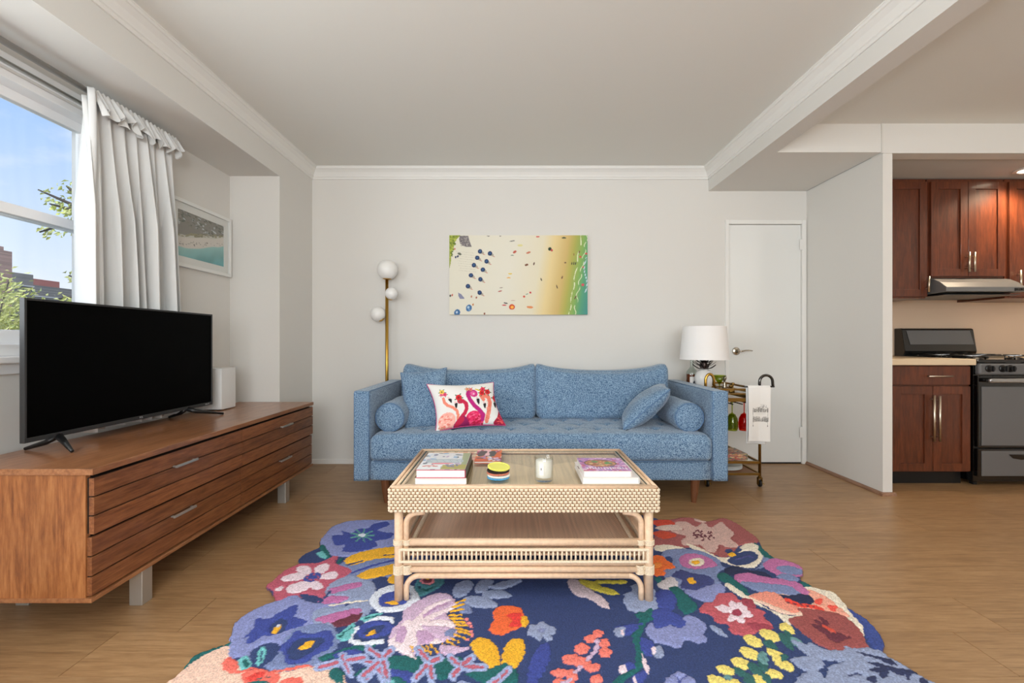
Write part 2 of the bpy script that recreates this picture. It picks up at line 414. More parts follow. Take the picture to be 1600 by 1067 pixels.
# left wall with the window opening y0..y1, z0..z1
WY0, WY1, WZ0, WZ1 = -.72, 2.372, .985, 2.172
wl = setting('wall_left')
box('wall_panel', M_wall, XL-.22, XL, YR-.1, YB+.1, -.03, WZ0, wl)
box('wall_panel', M_wall, XL-.22, XL, YR-.1, YB+.1, WZ1, 2.6, wl)
box('wall_panel', M_wall, XL-.22, XL, YR-.1, WY0, WZ0, WZ1, wl)
box('wall_panel', M_wall, XL-.22, XL, WY1, YB+.1, WZ0, WZ1, wl)
tag(box('soffit', M_wall, XL-.05, XJ, YR-.1, YB+.1, ZS, ZC+.06), kind='structure')
tag(box('column', M_wall, XL-.05, XJ, YC, YB+.1, -.03, ZS+.001), kind='structure')
# back wall with door opening
DX0, DX1, DZ = 1.85, 2.474, 2.047
wb = setting('wall_back')
box('wall_panel', M_wall, XJ-.02, DX0-.03, YB, YB+.15, -.03, 2.6, wb)
box('wall_panel', M_wall, DX0-.03, XP0+.03, YB, YB+.15, DZ+.01, 2.6, wb)
box('wall_panel', M_wall, DX1+.03, XP0+.03, YB, YB+.15, -.03, DZ+.01, wb)
M_kwall = mat('kitchen_wall_paint', (222, 196, 170), .7); YK = 3.975
wk = tag(box('wall_kitchen', M_kwall, XP0+.03, XR+.1, YK, YK+.15, -.03, 2.6), kind='structure')
tag(box('wall_right', M_wall, XR, XR+.15, YR-.1, YK+.1, -.03, 2.6), kind='structure')
wr = setting('wall_rear')
RX0, RX1, RZ0, RZ1 = -1.4, 1.9, .7, 2.25
box('wall_panel', M_wall, XL-.1, RX0, YR-.15, YR, -.03, 2.6, wr)
box('wall_panel', M_wall, RX1, XR+.1, YR-.15, YR, -.03, 2.6, wr)
box('wall_panel', M_wall, RX0, RX1, YR-.15, YR, -.03, RZ0, wr)
box('wall_panel', M_wall, RX0, RX1, YR-.15, YR, RZ1, 2.6, wr)
w3 = setting('added_rear_window')  # unseen window, put in so the rear fill light can enter
box('pane', M_glass, RX0, RX1, YR-.08, YR-.075, RZ0, RZ1, w3)
for x in (RX0, RX0+1.08, RX0+2.16, RX1-.06): box('mullion', M_vinyl, x, x+.06, YR-.11, YR-.04, RZ0, RZ1, w3)
# partition, header, lowered soffit, beam
tag(box('wall_partition', M_wall, XP0, XP1, YP, YK+.01, -.01, ZD), kind='structure')
sf = setting('ceiling_soffit')
box('soffit_panel', M_wall, XB0+.02, XP0-.006, YP, YB+.05, ZD, ZC+.05, sf)
box('header_panel', M_wall, XP0-.006+.003, XR+.05, YP-.004, YP+.10, ZD-.008, ZC+.05, sf)
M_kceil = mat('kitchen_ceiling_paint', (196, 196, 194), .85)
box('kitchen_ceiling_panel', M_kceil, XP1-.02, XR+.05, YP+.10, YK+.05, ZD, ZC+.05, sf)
tag(box('ceiling_beam', M_wall, XB0, XB1, YR-.1, YB+.05, ZD-.001, ZC+.05), kind='structure')
# crown moulding: profile (out from wall, height below ceiling)
prof = [(0, -.095), (.008, -.095), (.012, -.088), (.012, -.080), (.018, -.076), (.020, -.068), (.024, -.060), (.034, -.042), (.048, -.028), (.054, -.022), (.060, -.020), (.062, -.008), (.066, -.006), (.066, 0), (0, 0)]
def crown(name, fn, a, b):
    o = MB().prism(prof, fn, a, b).build(name, M_trim, auto=False); o['kind'] = 'structure'
crown('trim_1', lambda p, q, t: (XJ+p, t, ZC+q), YR, YB)
crown('trim_2', lambda p, q, t: (t, YB-p, ZC+q), XJ, XB0)
crown('trim_3', lambda p, q, t: (XB0-p, t, ZC+q), YR, YB)
# baseboards
tag(box('baseboard_back', M_trim, XJ, DX0-.05, YB-.012, YB, 0, .042, bevel=.003), kind='structure')
M_qr = wood('base_shoe', (120, 84, 62), (140, 104, 80), (160, 122, 98), (2, 20, 20), .5, .02, axis='Y')
qp = [(0, 0), (.02, 0), (.019, .009), (.014, .017), (.008, .021), (0, .022)]
tag(MB().prism(qp, lambda p, q, t: (XP0-p, t, q), YP-.02, YB).build('baseboard_partition', M_qr), kind='structure')
tag(MB().prism(qp, lambda p, q, t: (t, YP-p, q), XP0-.02, XP1+.015).build('baseboard_partition_end', M_qr), kind='structure')
# thin caulk line under the soffit crease
box('joint_line', mat('caulk', (214, 212, 206), .8), XP0-.012, XP0+.0, YP-.008, YP, ZD-.008, ZC, sf)

# door
dr = setting('door_1')
box('door_leaf', M_white, DX0+.002, DX1-.002, YB+.004, YB+.044, .012, DZ-.004, dr, bevel=.002)
M_frame = M_trim
box('door_jamb', M_frame, DX0-.03, DX0, YB-.012, YB+.10, 0, DZ+.036, dr, bevel=.003)
box('door_jamb', M_frame, DX1, DX1+.036, YB-.012, YB+.10, 0, DZ+.036, dr, bevel=.003)
box('door_head', M_frame, DX0-.0, DX1+.0, YB-.012, YB+.10, DZ, DZ+.036, dr, bevel=.003)
box('door_threshold_gap', mat('gap_dark', (20, 18, 16), .9), DX0, DX1, YB+.006, YB+.09, .0, .012, dr)
for z in (.27, 1.87):
    hb = MB()
    for i in range(5): hb.lathe([(.007, i*.018), (.007, i*.018+.0165)], (DX1, YB-.002, z-.045), 10)
    hb.box(DX1-.022, DX1+.018, YB-.0135, YB-.011, z-.045, z+.045)
    hb.build('hinge', M_frame, dr)
hx, hz = 1.917, .962
M_nickel = mat('satin_nickel', (178, 170, 156), .22, metal=1)
T = Matrix.Rotation(PI/2, 4, 'X')
dh = MB().lathe([(.0, 0), (.034, 0), (.034, .004), (.030, .010), (.016, .014), (.012, .03), (.013, .048), (.009, .053), (0, .054)], (hx, YB+.003, hz), 24, T).build('door_handle', M_nickel, dr, auto=True)
MB().tube([(hx, YB-.042, hz), (hx+.03, YB-.044, hz+.001), (hx+.06, YB-.043, hz+.007), (hx+.09, YB-.042, hz+.008), (hx+.115, YB-.046, hz+.004)], [.008, .0075, .006, .005, .004], 10).build('lever', M_nickel, dh, smooth=True)

# window on the left
wn = setting('window_1')
def ring(mb, y0, y1, z0, z1, w_, x0, x1, wb=None):
    wb = wb or w_
    mb.box(x0, x1, y0, y0+w_, z0, z1); mb.box(x0, x1, y1-w_, y1, z0, z1)
    mb.box(x0, x1, y0+w_, y1-w_, z0, z0+wb); mb.box(x0, x1, y0+w_, y1-w_, z1-w_, z1)
mb = MB(); ring(mb, WY0, WY1, WZ0, WZ1, .035, XL-.14, XL-.02); mb.build('window_frame', M_vinyl, wn, bevel=.004)
mb = MB(); ring(mb, WY0-.03, WY1+.03, WZ0-.0, WZ1+.05, .05, XL-.001, XL+.016); mb.build('casing', M_vinyl, wn, bevel=.004)
mid = (WY0+WY1)/2
for a, b in ((WY0+.035, mid-.03), (mid+.03, WY1-.035)):
    mb = MB(); ring(mb, a, b, 1.585, WZ1-.035, .045, XL-.125, XL-.09); u = mb.build('upper_sash', M_vinyl, wn, bevel=.003)
    box('pane', M_glass, XL-.11, XL-.106, a+.045, b-.045, 1.63, WZ1-.08, u)
    mb = MB(); ring(mb, a, b, WZ0+.035, 1.63, .045, XL-.08, XL-.045, .075); u = mb.build('lower_sash', M_vinyl, wn, bevel=.003)
    box('pane', M_glass, XL-.065, XL-.061, a+.045, b-.045, WZ0+.105, 1.585, u)
box('mullion', M_vinyl, XL-.14, XL-.025, mid-.03, mid+.03, WZ0+.03, WZ1-.03, wn, bevel=.003)
box('window_sill', M_vinyl, XL-.02, XL+.045, WY0-.06, WY1+.06, WZ0-.03, WZ0, wn, bevel=.006)
box('apron', M_vinyl, XL-.0, XL+.014, WY0-.04, WY1+.04, WZ0-.075, WZ0-.03, wn, bevel=.003)

# ================================================================== OUTSIDE
tag(box('ground', mat('outside_ground', (120, 128, 110), .9, var=.2, bscale=.5), -160, 60, -60, 160, -12.3, -12), kind='structure')
def brick_mat(name, c, mort, s):
    m, nt, p = new_mat(name); tc = nt.nodes.new('ShaderNodeTexCoord'); b = nt.nodes.new('ShaderNodeTexBrick')
    mp = nt.nodes.new('ShaderNodeMapping'); mp.inputs['Rotation'].default_value = (PI/2, 0, 0)
    nt.links.new(tc.outputs['Object'], mp.inputs[0]); nt.links.new(mp.outputs[0], b.inputs['Vector'])
    b.inputs['Scale'].default_value = s; c = np.array(c)
    b.inputs['Color1'].default_value = L4(c); b.inputs['Color2'].default_value = L4(c*.8); b.inputs['Mortar'].default_value = L4(mort)
    nt.links.new(b.outputs['Color'], p.inputs['Base Color']); p.inputs['Roughness'].default_value = .9; MATS[name] = m; return m
MBR = brick_mat('brick_rose', (176, 134, 120), (170, 150, 140), 3)
MBG = brick_mat('brick_grey', (138, 130, 122), (150, 145, 140), 3)
MBRr = brick_mat('brick_red', (190, 112, 98), (190, 140, 128), 3)
M_wdark = mat('far_window_glass', (70, 80, 92), .15); M_ledge = mat('stone_ledge', (205, 200, 194), .8)
def building(name, label, m, px1, py, y, depth, width, step=None, wins=False):
    yb = y+depth; x1 = (px1-800)/F*yb; x0 = x1-width; z = H+(533-py)/F*yb
    t = thing(name, label, 'building', ((x0+x1)/2, y+depth/2, -12))
    box('facade', m, x0, x1, y, yb, -12, z, t)
    if step:
        sp_, spy = step; y2 = x1*F/(sp_-800); box('rooftop_block', m, x0+.3, x1-.01, y+.2, y2, z, H+(533-spy)/F*y2, t)
    if wins:
        for zz in np.arange(z-2.4, -11, -3.0):
            for yy in np.arange(yb-1.6, y+1, -3.1):
                f_ = box('window', M_ledge, x1, x1+.05, yy-.6, yy+.6, zz-.75, zz+.75, t); box('pane', M_wdark, x1+.05, x1+.08, yy-.5, yy+.5, zz-.65, zz+.65, f_)
    else:
        for zz in np.arange(z-1.2, z-9, -3.6): box('ledge', M_ledge, x1, x1+.12, y, yb, zz, zz+.10, t)
    return t
building('apartment_building', 'rose-brown brick building outside the window, tallest and furthest left', MBR, 19, 393, 22, 9, 10, step=(6, 385), wins=True)
building('brick_building', 'grey-brown building outside, right beside the tall rose-brown one', MBG, 52, 429, 36, 8, 10)
building('red_brick_building', 'small red brick building outside, behind the long grey one', MBRr, 93, 440, 60, 10, 12)
building('long_building', 'long low grey building outside, in front of the red brick one', MBG, 150, 456, 46, 8, 6)
def leaf_mat(name, c):
    m, nt, p = new_mat(name); oi = nt.nodes.new('ShaderNodeTexCoord'); n = nt.nodes.new('ShaderNodeTexNoise'); n.inputs['Scale'].default_value = 4
    nt.links.new(oi.outputs['Object'], n.inputs['Vector']); r = nt.nodes.new('ShaderNodeValToRGB')
    r.color_ramp.elements[0].position = .35; r.color_ramp.elements[0].color = L4(np.array(c)*.8); r.color_ramp.elements[1].position = .7; r.color_ramp.elements[1].color = L4(np.minimum(np.array(c)*1.12, 255))
    nt.links.new(n.outputs['Fac'], r.inputs[0]); nt.links.new(r.outputs[0], p.inputs['Base Color'])
    p.inputs['Subsurface Weight'].default_value = 0; p.inputs['Roughness'].default_value = .6; return m
M_leaf = leaf_mat('leaf_yellow_green', (232, 228, 140)); M_bark = mat('bark', (96, 84, 72), .9)
def tree(label, base, top, branches, nleaf, spread, size):
    t = thing('street_tree', label, 'tree', base)
    mb = MB(); base, top = Vector(base), Vector(top)
    mb.tube([base, base.lerp(top, .5)+Vector((.1, 0, 0)), top], [.22, .15, .06], 8)
    lf = MB(); pts = []
    for b0, b1 in branches:
        b0, b1 = Vector(b0), Vector(b1); md = b0.lerp(b1, .5)+Vector((0, 0, .12))
        mb.tube([b0, md, b1], [.05, .03, .012], 6)
        for k in range(nleaf//len(branches)):
            u = random.random()**.6; p = b0.lerp(b1, u)+Vector([random.gauss(0, spread) for _ in range(3)])
            n = Vector([random.gauss(0, 1) for _ in range(3)]).normalized(); a = n.orthogonal().normalized(); b = n.cross(a); s_ = size*random.uniform(.6, 1.2)
            lf.add([p-a*s_, p+b*s_*.5+n*.02, p+a*s_, p-b*s_*.5+n*.02], [(0, 1, 2, 3)])
    mb.build('trunk', M_bark, t, smooth=True); lf.build('foliage', M_leaf, t, kind='stuff')
def A_(px, py, y): return tuple(at(px, py, y))
tree('bushy yellow-green tree outside in front of the brick buildings', (-13.6, 11.5, -12), A_(-30, 540, 11.5),
     [(A_(-30, 600, 11.5), A_(x, y, 11.5+d)) for x, y, d in ((15, 435, 0), (38, 455, .5), (5, 470, -.4), (30, 490, .2), (45, 505, 0), (-20, 450, .3), (15, 510, -.3), (40, 530, .4), (60, 520, 0), (0, 520, .3), (22, 530, 0), (70, 545, 0))], 3800, .17, .075)
tree('thin-leaved tree outside whose branch reaches into the upper pane', (-5.6, 7.2, -12), A_(190, 330, 7.2),
     [(A_(175, 370, 7.2), A_(60, 296, 7.2)), (A_(160, 362, 7.2), A_(78, 318, 7.2)), (A_(150, 360, 7.2), A_(104, 290, 7.2)), (A_(175, 480, 7.2), A_(108, 430, 7.2)), (A_(175, 480, 7.2), A_(92, 466, 7.2)), (A_(180, 350, 7.2), A_(62, 362, 7.2))], 420, .06, .045)

# ================================================================== CURTAIN
RXc, RZc = -1.965, 2.205
rod = thing('curtain_rod', 'double metal curtain rod above the window with a round end cap', 'curtain rod', (RXc, 1, RZc))
MB().tube([(RXc, -.9, RZc), (RXc, 2.64, RZc)], .013, 12).build('rod', M_rod, rod, smooth=True)
MB().tube([(XL+.03, -.9, RZc-.03), (XL+.03, 2.3, RZc-.03)], .009, 10).build('rear_rod', M_ss, rod, smooth=True)
MB().lathe([(0, 0), (.018, 0), (.02, .01), (.018, .03), (.012, .036), (0, .036)], (RXc, 2.64, RZc), 16, Matrix.Rotation(-PI/2, 4, 'X')).build('finial', M_ss, rod, auto=True)
for yy in (-.8, 2.60):
    MB().box(XL, RXc+.01, yy-.008, yy+.008, RZc-.035, RZc-.018).box(XL, XL+.008, yy-.02, yy+.02, RZc-.07, RZc+.02).build('bracket', M_ss, rod)
cu = thing('curtain', 'long white cotton curtain with a gathered ruffled top beside the window', 'curtain', (RXc, 2.35, .62))
def cur(u, v):
    top = 1-v
    y = 2.072+u*(.55+.105*v**1.5) + .03*v*math.sin(3*u*PI)*0
    ph = u*2*PI*8.5+1.5*math.sin(u*9+v)+.8*math.sin(3*v+u*5)
    amp = (.012+.036*min(1, v*3))*(1+.35*math.sin(u*31+2*v))
    x = RXc+.004+amp*math.sin(ph)+.012*math.sin(u*23+v*2)*v
    y += .018*math.cos(ph)*min(1, v*3)
    z = RZc-.035-v*(RZc-.035-.63)
    return (x, y, z)
MB().grid(cur, 260, 40).build('curtain_panel', M_curtain, cu, smooth=True, solid=.002)
# folded-back leading edge
def lead(u, v):
    y = 2.062+u*(.040+.085*v*(1.3-v))+.016*math.sin(v*4.5)+.01*math.sin(v*9+1); x = RXc+.046+.016*math.sin(u*PI*1.5+v*2)+.016*math.sin(v*5)*v-.05*(1-u)*(.3+.7*v)
    return (x, y, RZc-.0-v*(RZc-.63))
MB().grid(lead, 12, 40).build('leading_edge', M_curtain, cu, smooth=True, solid=.002)
def ruf(u, v):
    y = 2.11+u*.54; tri = abs(((u*7.5) % 1)-.5)*2
    a = 2*PI*u*16
    x = RXc+.018+.040*v+.020*v*math.sin(a)+.010*v*math.sin(a*.37+1)
    z = RZc+.018-v*(.078+.055*tri+.012*math.sin(u*37))+.004*math.sin(a*1.3)
    return (x, y+.01*v*math.sin(a*.5), z)
MB().grid(ruf, 220, 10).build('ruffle', M_curtain, cu, smooth=False, solid=.0015)
def slv(u, v):
    y = 2.10+u*.54; a = PI*(1.0-v*1.1)+.0; r = .017+.002*math.sin(u*140)
    return (RXc-.000-r*math.cos(a)*1.0, y, RZc+r*math.sin(a))
MB().grid(slv, 200, 10).build('rod_pocket', M_curtain, cu, smooth=True, solid=.0015)

# ================================================================== FRAMED PRINT on the left wall
fp = thing('framed_print', 'white framed aerial beach photo on the wall between curtain and column', 'picture', (XL, 3.03, 1.51))
py0, py1, pz0, pz1 = 2.74, 3.325, 1.512, 1.934
mb = MB(); ring(mb, py0, py1, pz0, pz1, .022, XL+.001, XL+.028); mb.build('frame', M_white, fp, bevel=.002)
mb = MB(); ring(mb, py0+.022, py1-.022, pz0+.022, pz1-.022, .045, XL+.001, XL+.014); mb.build('mat_board', mat('mat_board', (232, 230, 226), .9), fp)
nsh = []
rr = random.Random(3)
for i in range(150): nsh.append(('e', rr.choice([(90, 88, 74), (70, 74, 60), (160, 158, 156), (196, 196, 200), (120, 116, 100)]), rr.uniform(-.1, 1.05), rr.uniform(0, .33), rr.uniform(.01, .05), rr.uniform(.005, .02), rr.choice([20, -30, 25])))
nsh.append(('p', (206, 200, 188), [(-.1, .62), (.25, .50), (.5, .40), (.75, .34), (1.1, .27), (1.1, 1.2), (-.1, 1.2)]))
for i in range(60): nsh.append(('e', rr.choice([(120, 112, 80), (150, 140, 104)]), rr.uniform(0, 1), 0, .03, .012, 0))
nsh = [s if not (s[0] == 'e' and s[3] == 0) else ('e', s[1], s[2], .57-.31*s[2]+rr.uniform(-.04, .03), s[4], s[5], -12) for s in nsh]
nsh.append(('p', (222, 212, 202), [(-.1, .68), (.25, .55), (.5, .46), (.75, .40), (1.1, .33), (1.1, 1.2), (-.1, 1.2)]))
nsh.append(('p', (176, 206, 202), [(-.1, .84), (.2, .79), (.45, .72), (.7, .6), (.85, .56), (1.1, .52), (1.1, 1.2), (-.1, 1.2)]))
for i in range(40):
    u = rr.random(); nsh.append(('e', (90, 80, 72), u, .78-.30*u+rr.uniform(-.07, .02), .008, .008, 0))
def sea(U, V, X, Y, C, ID):
    m_ = (V > .60-.1*U+.18*(1-U)) & (ID > 0)
    k_ = np.clip((V-(.86-.34*U))*2.2, 0, 1)[:, None]
    n_ = (.5+.5*np.sin(U*9+V*13+np.sin(U*17)))[:, None]
    s_ = np.array([150, 200, 196])*(1-k_)+np.array([72, 158, 164])*k_*(.85+.15*n_)+k_*n_*12
    water = (np.abs(C-np.array([176, 206, 202])).sum(1) < 3)[:, None]
    return np.where(water, s_, C)
picture('print', M_print, (XL+.010, py0+.064, pz0+.064), (0, py1-py0-.128, 0), (0, 0, pz1-pz0-.128), 150, 110, lambda U, V: (U, V), (128, 122, 112), nsh, fp, sea)
box('glazing', M_glass, XL+.0185, XL+.020, py0+.02, py1-.02, pz0+.02, pz1-.02, fp)

# ================================================================== BEACH CANVAS on the back wall
bc = thing('beach_canvas', 'wide canvas print of an aerial beach with blue umbrellas above the sofa', 'picture', (.055, YB, 1.27))
cx0, cx1, cz0, cz1, cyf = -.531, .640, 1.272, 1.945, YB-.035
box('stretcher', mat('canvas_edge', (222, 214, 196), .8), cx0, cx1, cyf+.001, YB-.001, cz0, cz1, bc, bevel=.002)
S = []
def bx_(U, V): return 95+U*1415, 55+V*810
S.append(('p', (150, 164, 60), [(90, 50), (205, 50), (175, 90), (150, 130), (140, 180), (115, 250), (110, 330), (90, 380)]))
for i in range(45): S.append(('e', rr.choice([(96, 116, 44), (184, 190, 84), (120, 140, 50)]), rr.uniform(90, 170), rr.uniform(50, 300), 10, 7, rr.uniform(0, 90)))
S[-45:] = [s for s in S[-45:] if (s[2]-90)/110+(s[3]-50)/330 < .95]
S.append(('p', (122, 116, 118), [(200, 60), (290, 60), (300, 110), (325, 175), (270, 175), (240, 165), (205, 140), (195, 100)], False))
for i in range(40): S.append(('e', rr.choice([(90, 86, 92), (160, 154, 150), (190, 184, 176)]), rr.uniform(205, 300), rr.uniform(65, 165), 8, 3, rr.uniform(0, 90)))
for i in range(18):
    for j in range(9): S.append(('e', (186, 180, 164), 170+i*10+j*3, 220+j*24+i*1, 2.5, 2.5, 0))
for (x, y) in ((410, 220), (511, 241), (381, 285), (476, 321), (347, 360), (438, 406), (317, 464), (413, 504), (286, 575), (405, 640)):
    S += [('e', (206, 150, 130), x+38, y+30, 14, 5, 20), ('e', (176, 168, 150), x+22, y+14, 18, 14, 20), ('e', (24, 48, 92), x, y, 23, 23, 0), ('e', (48, 88, 134), x, y-2, 9, 13, 30)]
S += [('e', (40, 56, 92), 160, 278, 9, 12, 20), ('e', (40, 56, 92), 182, 270, 9, 12, 20), ('e', (100, 104, 90), 200, 245, 20, 12, 20),
      ('p', (130, 132, 160), [(185, 640), (215, 655), (245, 690), (250, 705), (205, 705), (190, 680)], False),
      ('e', (60, 110, 160), 295, 797, 30, 36, 20), ('e', (170, 200, 220), 290, 790, 12, 14, 20), ('e', (110, 150, 190), 300, 815, 10, 10, 20),
      ('e', (60, 110, 160), 175, 845, 30, 36, 20), ('e', (190, 210, 226), 172, 840, 10, 12, 20),
      ('e', (206, 70, 36), 736, 786, 30, 28, 0), ('e', (246, 176, 70), 738, 788, 17, 15, 0), ('e', (224, 140, 84), 920, 788, 34, 12, 5),
      ('e', (60, 60, 60), 672, 747, 22, 6, 10), ('e', (200, 60, 60), 658, 768, 26, 5, 0), ('e', (230, 200, 60), 718, 447, 20, 6, 0), ('e', (236, 176, 70), 702, 489, 20, 6, 0),
      ('e', (222, 214, 150), 820, 158, 28, 12, 0), ('e', (40, 60, 40), 1124, 195, 18, 18, 0), ('e', (200, 80, 80), 1144, 208, 12, 12, 0),
      ('e', (190, 90, 70), 765, 225, 20, 12, -30), ('e', (200, 120, 90), 905, 232, 24, 10, -20), ('e', (50, 60, 60), 738, 114, 28, 4, -8), ('e', (70, 110, 80), 740, 261, 18, 4, 0),
      ('e', (60, 50, 50), 495, 63, 16, 4, 0), ('e', (60, 50, 50), 617, 63, 10, 4, 0), ('e', (210, 70, 70), 1000, 70, 20, 6, 0), ('e', (50, 70, 50), 1268, 82, 22, 8, 0),
      ('e', (120, 70, 40), 885, 357, 20, 10, -15), ('e', (90, 60, 50), 962, 345, 7, 18, 20), ('e', (90, 80, 60), 1036, 505, 6, 16, -20), ('e', (120, 90, 80), 628, 590, 20, 3, -10), ('e', (180, 100, 90), 615, 625, 22, 6, -15), ('e', (200, 80, 60), 860, 680, 12, 10, 0), ('e', (60, 140, 130), 890, 655, 14, 4, -20), ('e', (200, 60, 70), 925, 640, 10, 10, 0), ('e', (190, 130, 120), 748, 720, 22, 3, 0)]
S += [('e', c, x, y, 8, 12, 15) for x, y, c in ((338, 762, (190, 120, 60)), (455, 855, (140, 80, 50)), (372, 690, (160, 90, 60)), (322, 680, (190, 130, 100)), (125, 665, (190, 90, 70)), (105, 672, (60, 60, 60)), (150, 195, (200, 130, 110)))]
def beach(U, V, X, Y, C, ID):
    # sand -> wet sand -> shallow green -> teal, with foam streaks: the print's own colours
    e_ = X-(1500-1150)*0+ (Y-460)*.16
    stops = [(0, (224, 220, 202)), (700, (226, 222, 206)), (1000, (226, 218, 192)), (1120, (228, 206, 150)), (1260, (206, 178, 112)), (1330, (176, 172, 84)), (1420, (132, 172, 90)), (1490, (84, 156, 122)), (1600, (60, 136, 140))]
    xs = np.array([s[0] for s in stops], float); g = np.stack([np.interp(e_, xs, [s[1][k] for s in stops]) for k in range(3)], 1)
    n_ = np.sin(Y*.05+np.sin(X*.04)*2)*np.sin(X*.13+Y*.02)
    foam = ((np.abs(((e_+8*np.sin(Y*.03))-1385)) < 5) | (np.abs((e_+12*np.sin(Y*.05))-1440) < 4)) & (n_ > -.25)
    g = np.where(foam[:, None], np.array([222, 228, 190]), g)
    foam2 = (np.abs(X-1490+14*np.sin(Y*.02)) < 7) & (Y > 280) & (Y < 640) & (np.sin(Y*.15+X*.2) > -.3)
    g = np.where(foam2[:, None], np.array([196, 214, 224]), g)
    g = g + (np.sin(X*.9+Y*.7)*2)[:, None]
    return np.where((ID > 0)[:, None], C, g)
S2 = [('e', (110, 80, 60), 1282, 335, 10, 8, 0), ('e', (50, 50, 50), 1350, 342, 5, 14, 10), ('e', (50, 50, 50), 1370, 342, 5, 15, 10), ('e', (50, 50, 50), 1388, 342, 5, 15, 10), ('e', (200, 90, 70), 1436, 275, 12, 12, 0), ('e', (206, 80, 80), 1496, 243, 12, 10, 0), ('e', (130, 90, 60), 1426, 225, 6, 14, 20), ('e', (200, 80, 70), 1465, 380, 9, 8, 0), ('e', (206, 80, 90), 1462, 560, 16, 14, 0), ('e', (110, 80, 60), 1250, 485, 7, 16, 20), ('e', (100, 80, 60), 1197, 580, 6, 20, -15), ('e', (110, 80, 60), 1387, 688, 6, 22, 30), ('e', (140, 90, 60), 1370, 250, 5, 12, 0)]
picture('canvas_print', M_canvas, (cx0, cyf, cz0), (cx1-cx0, 0, 0), (0, 0, cz1-cz0), 360, 208, bx_, (226, 220, 200), S+S2, bc, beach)
# ================================================================== TV CONSOLE
CX, CBX, CY0, CY1, CZT, CZB = -1.45, -1.995, 1.573, 3.326, .604, .140
tv = thing('tv_console', 'long walnut media console with slatted drawer fronts under the television', 'cabinet', ((CX+CBX)/2, (CY0+CY1)/2, 0))
box('top', M_walnut_t, CBX, CX, CY0, CY1, CZT-.022, CZT, tv, bevel=.0015)
box('bottom_panel', M_walnut_t, CBX, CX-.004, CY0, CY1, CZB, CZB+.014, tv, bevel=.0015)
n_ = 5
for k in range(n_):   # end panel glued from staves
    a = CBX+.002+(CX-.030-CBX-.002)*k/n_; b = CBX+.002+(CX-.030-CBX-.002)*(k+1)/n_
    MB().box(a, b, CY0+.006, CY0+.024, CZB+.014, CZT-.022).build('side_stave', M_walnut_v, tv)
box('side_panel', M_walnut_v, CBX, CX-.03, CY1-.02, CY1-.002, CZB+.014, CZT-.022, tv)
box('back_panel', M_walnut_v, CBX, CBX+.012, CY0+.024, CY1-.02, CZB+.014, CZT-.022, tv)
M_dark = mat('shadow_gap', (30, 18, 12), .8)
box('carcass', M_dark, CBX+.012, CX-.036, CY0+.024, CY1-.02, CZB+.016, CZT-.024, tv)
ym = 2.455
for ci, (a, b) in enumerate(((CY0+.010, ym-.0015), (ym+.0015, CY1-.004))):
    for ri, (z0, z1) in enumerate(((.372, .572), (.158, .366))):
        xo = CX-.004-(0 if ri == 0 else .008)
        dwr = box('drawer', M_dark, CX-.036, xo-.008, a+.003, b-.003, z0+.003, z1-.003, tv)
        hgt = (z1-z0)/3
        for k in range(3):
            MB().box(xo-.018, xo, a, b, z0+hgt*k+.0016, z0+hgt*(k+1)-.0034).build('slat', M_walnut, dwr, bevel=.001)
        yc = (2.015, 2.92)[ci]; zz = z0+2*hgt+(.004 if ri == 0 else -.003)
        MB().box(xo+.012, xo+.020, yc-.068, yc+.068, zz-.006, zz+.004).box(xo-.002, xo+.014, yc-.064, yc-.054, zz-.004, zz+.002).box(xo-.002, xo+.014, yc+.054, yc+.064, zz-.004, zz+.002).build('handle', M_ss, dwr, bevel=.001)
for yy in (1.80, 2.94):
    for x in (CX-.065, CBX+.03): box('leg', M_ss, x, x+.052, yy, yy+.052, 0, CZB, tv, bevel=.002)

# ================================================================== TELEVISION
TX, TY0, TY1, TZ0, TZ1 = -1.85, 1.727, 2.812, .657, 1.212
tl = thing('television', 'black flat screen television on the walnut console', 'television', (TX, 2.26, CZT))
mb = MB(); ring(mb, TY0, TY1, TZ0, TZ1, .009, TX-.02, TX, .018); mb.build('bezel', M_darkgrey, tl, bevel=.0015)
box('screen', M_screen, TX-.012, TX-.0035, TY0+.008, TY1-.008, TZ0+.017, TZ1-.008, tl)
box('back_housing', M_blackpl, TX-.055, TX-.0195, TY0+.12, TY1-.12, TZ0+.04, TZ1-.18, tl, bevel=.01)
box('back_plate', M_blackpl, TX-.021, TX-.012, TY0+.004, TY1-.004, TZ0+.003, TZ1-.003, tl)
for yy, sg in ((1.865, -1), (2.60, 1)):
    mb = MB()
    front = (TX+.105, yy+sg*(.06 if sg < 0 else .15), CZT+.006); back = (TX-.125, yy+sg*.02, CZT+.006); topp = (TX-.012, yy, TZ0+.004)
    mb.tube([topp, (TX+.03, yy+sg*.02, CZT+.040), front], [.014, .012, .0065], 8); mb.tube([topp, (TX-.05, yy+sg*.01, CZT+.030), back], [.014, .011, .0065], 8)
    mb.build('foot', M_blackpl, tl, smooth=True)
def text(name, s, size, m, parent, loc, rot, ext=.0004, align='CENTER'):
    cu_ = bpy.data.curves.new(name, 'FONT'); cu_.body = s; cu_.size = size; cu_.extrude = ext; cu_.align_x = align; cu_.align_y = 'CENTER'
    tmp = bpy.data.objects.new(name, cu_); me_ = bpy.data.meshes.new_from_object(tmp); bpy.data.objects.remove(tmp)
    o = bpy.data.objects.new(name, me_); COL.objects.link(o); me_.materials.clear(); me_.materials.append(m); o.parent = parent; o['kind'] = 'stuff'
    if parent.type == 'EMPTY': o.matrix_parent_inverse = Matrix.Translation(parent.location).inverted()
    o.location = loc; o.rotation_euler = rot; return o
M_mark = mat('grey_lettering', (190, 190, 190), .5)
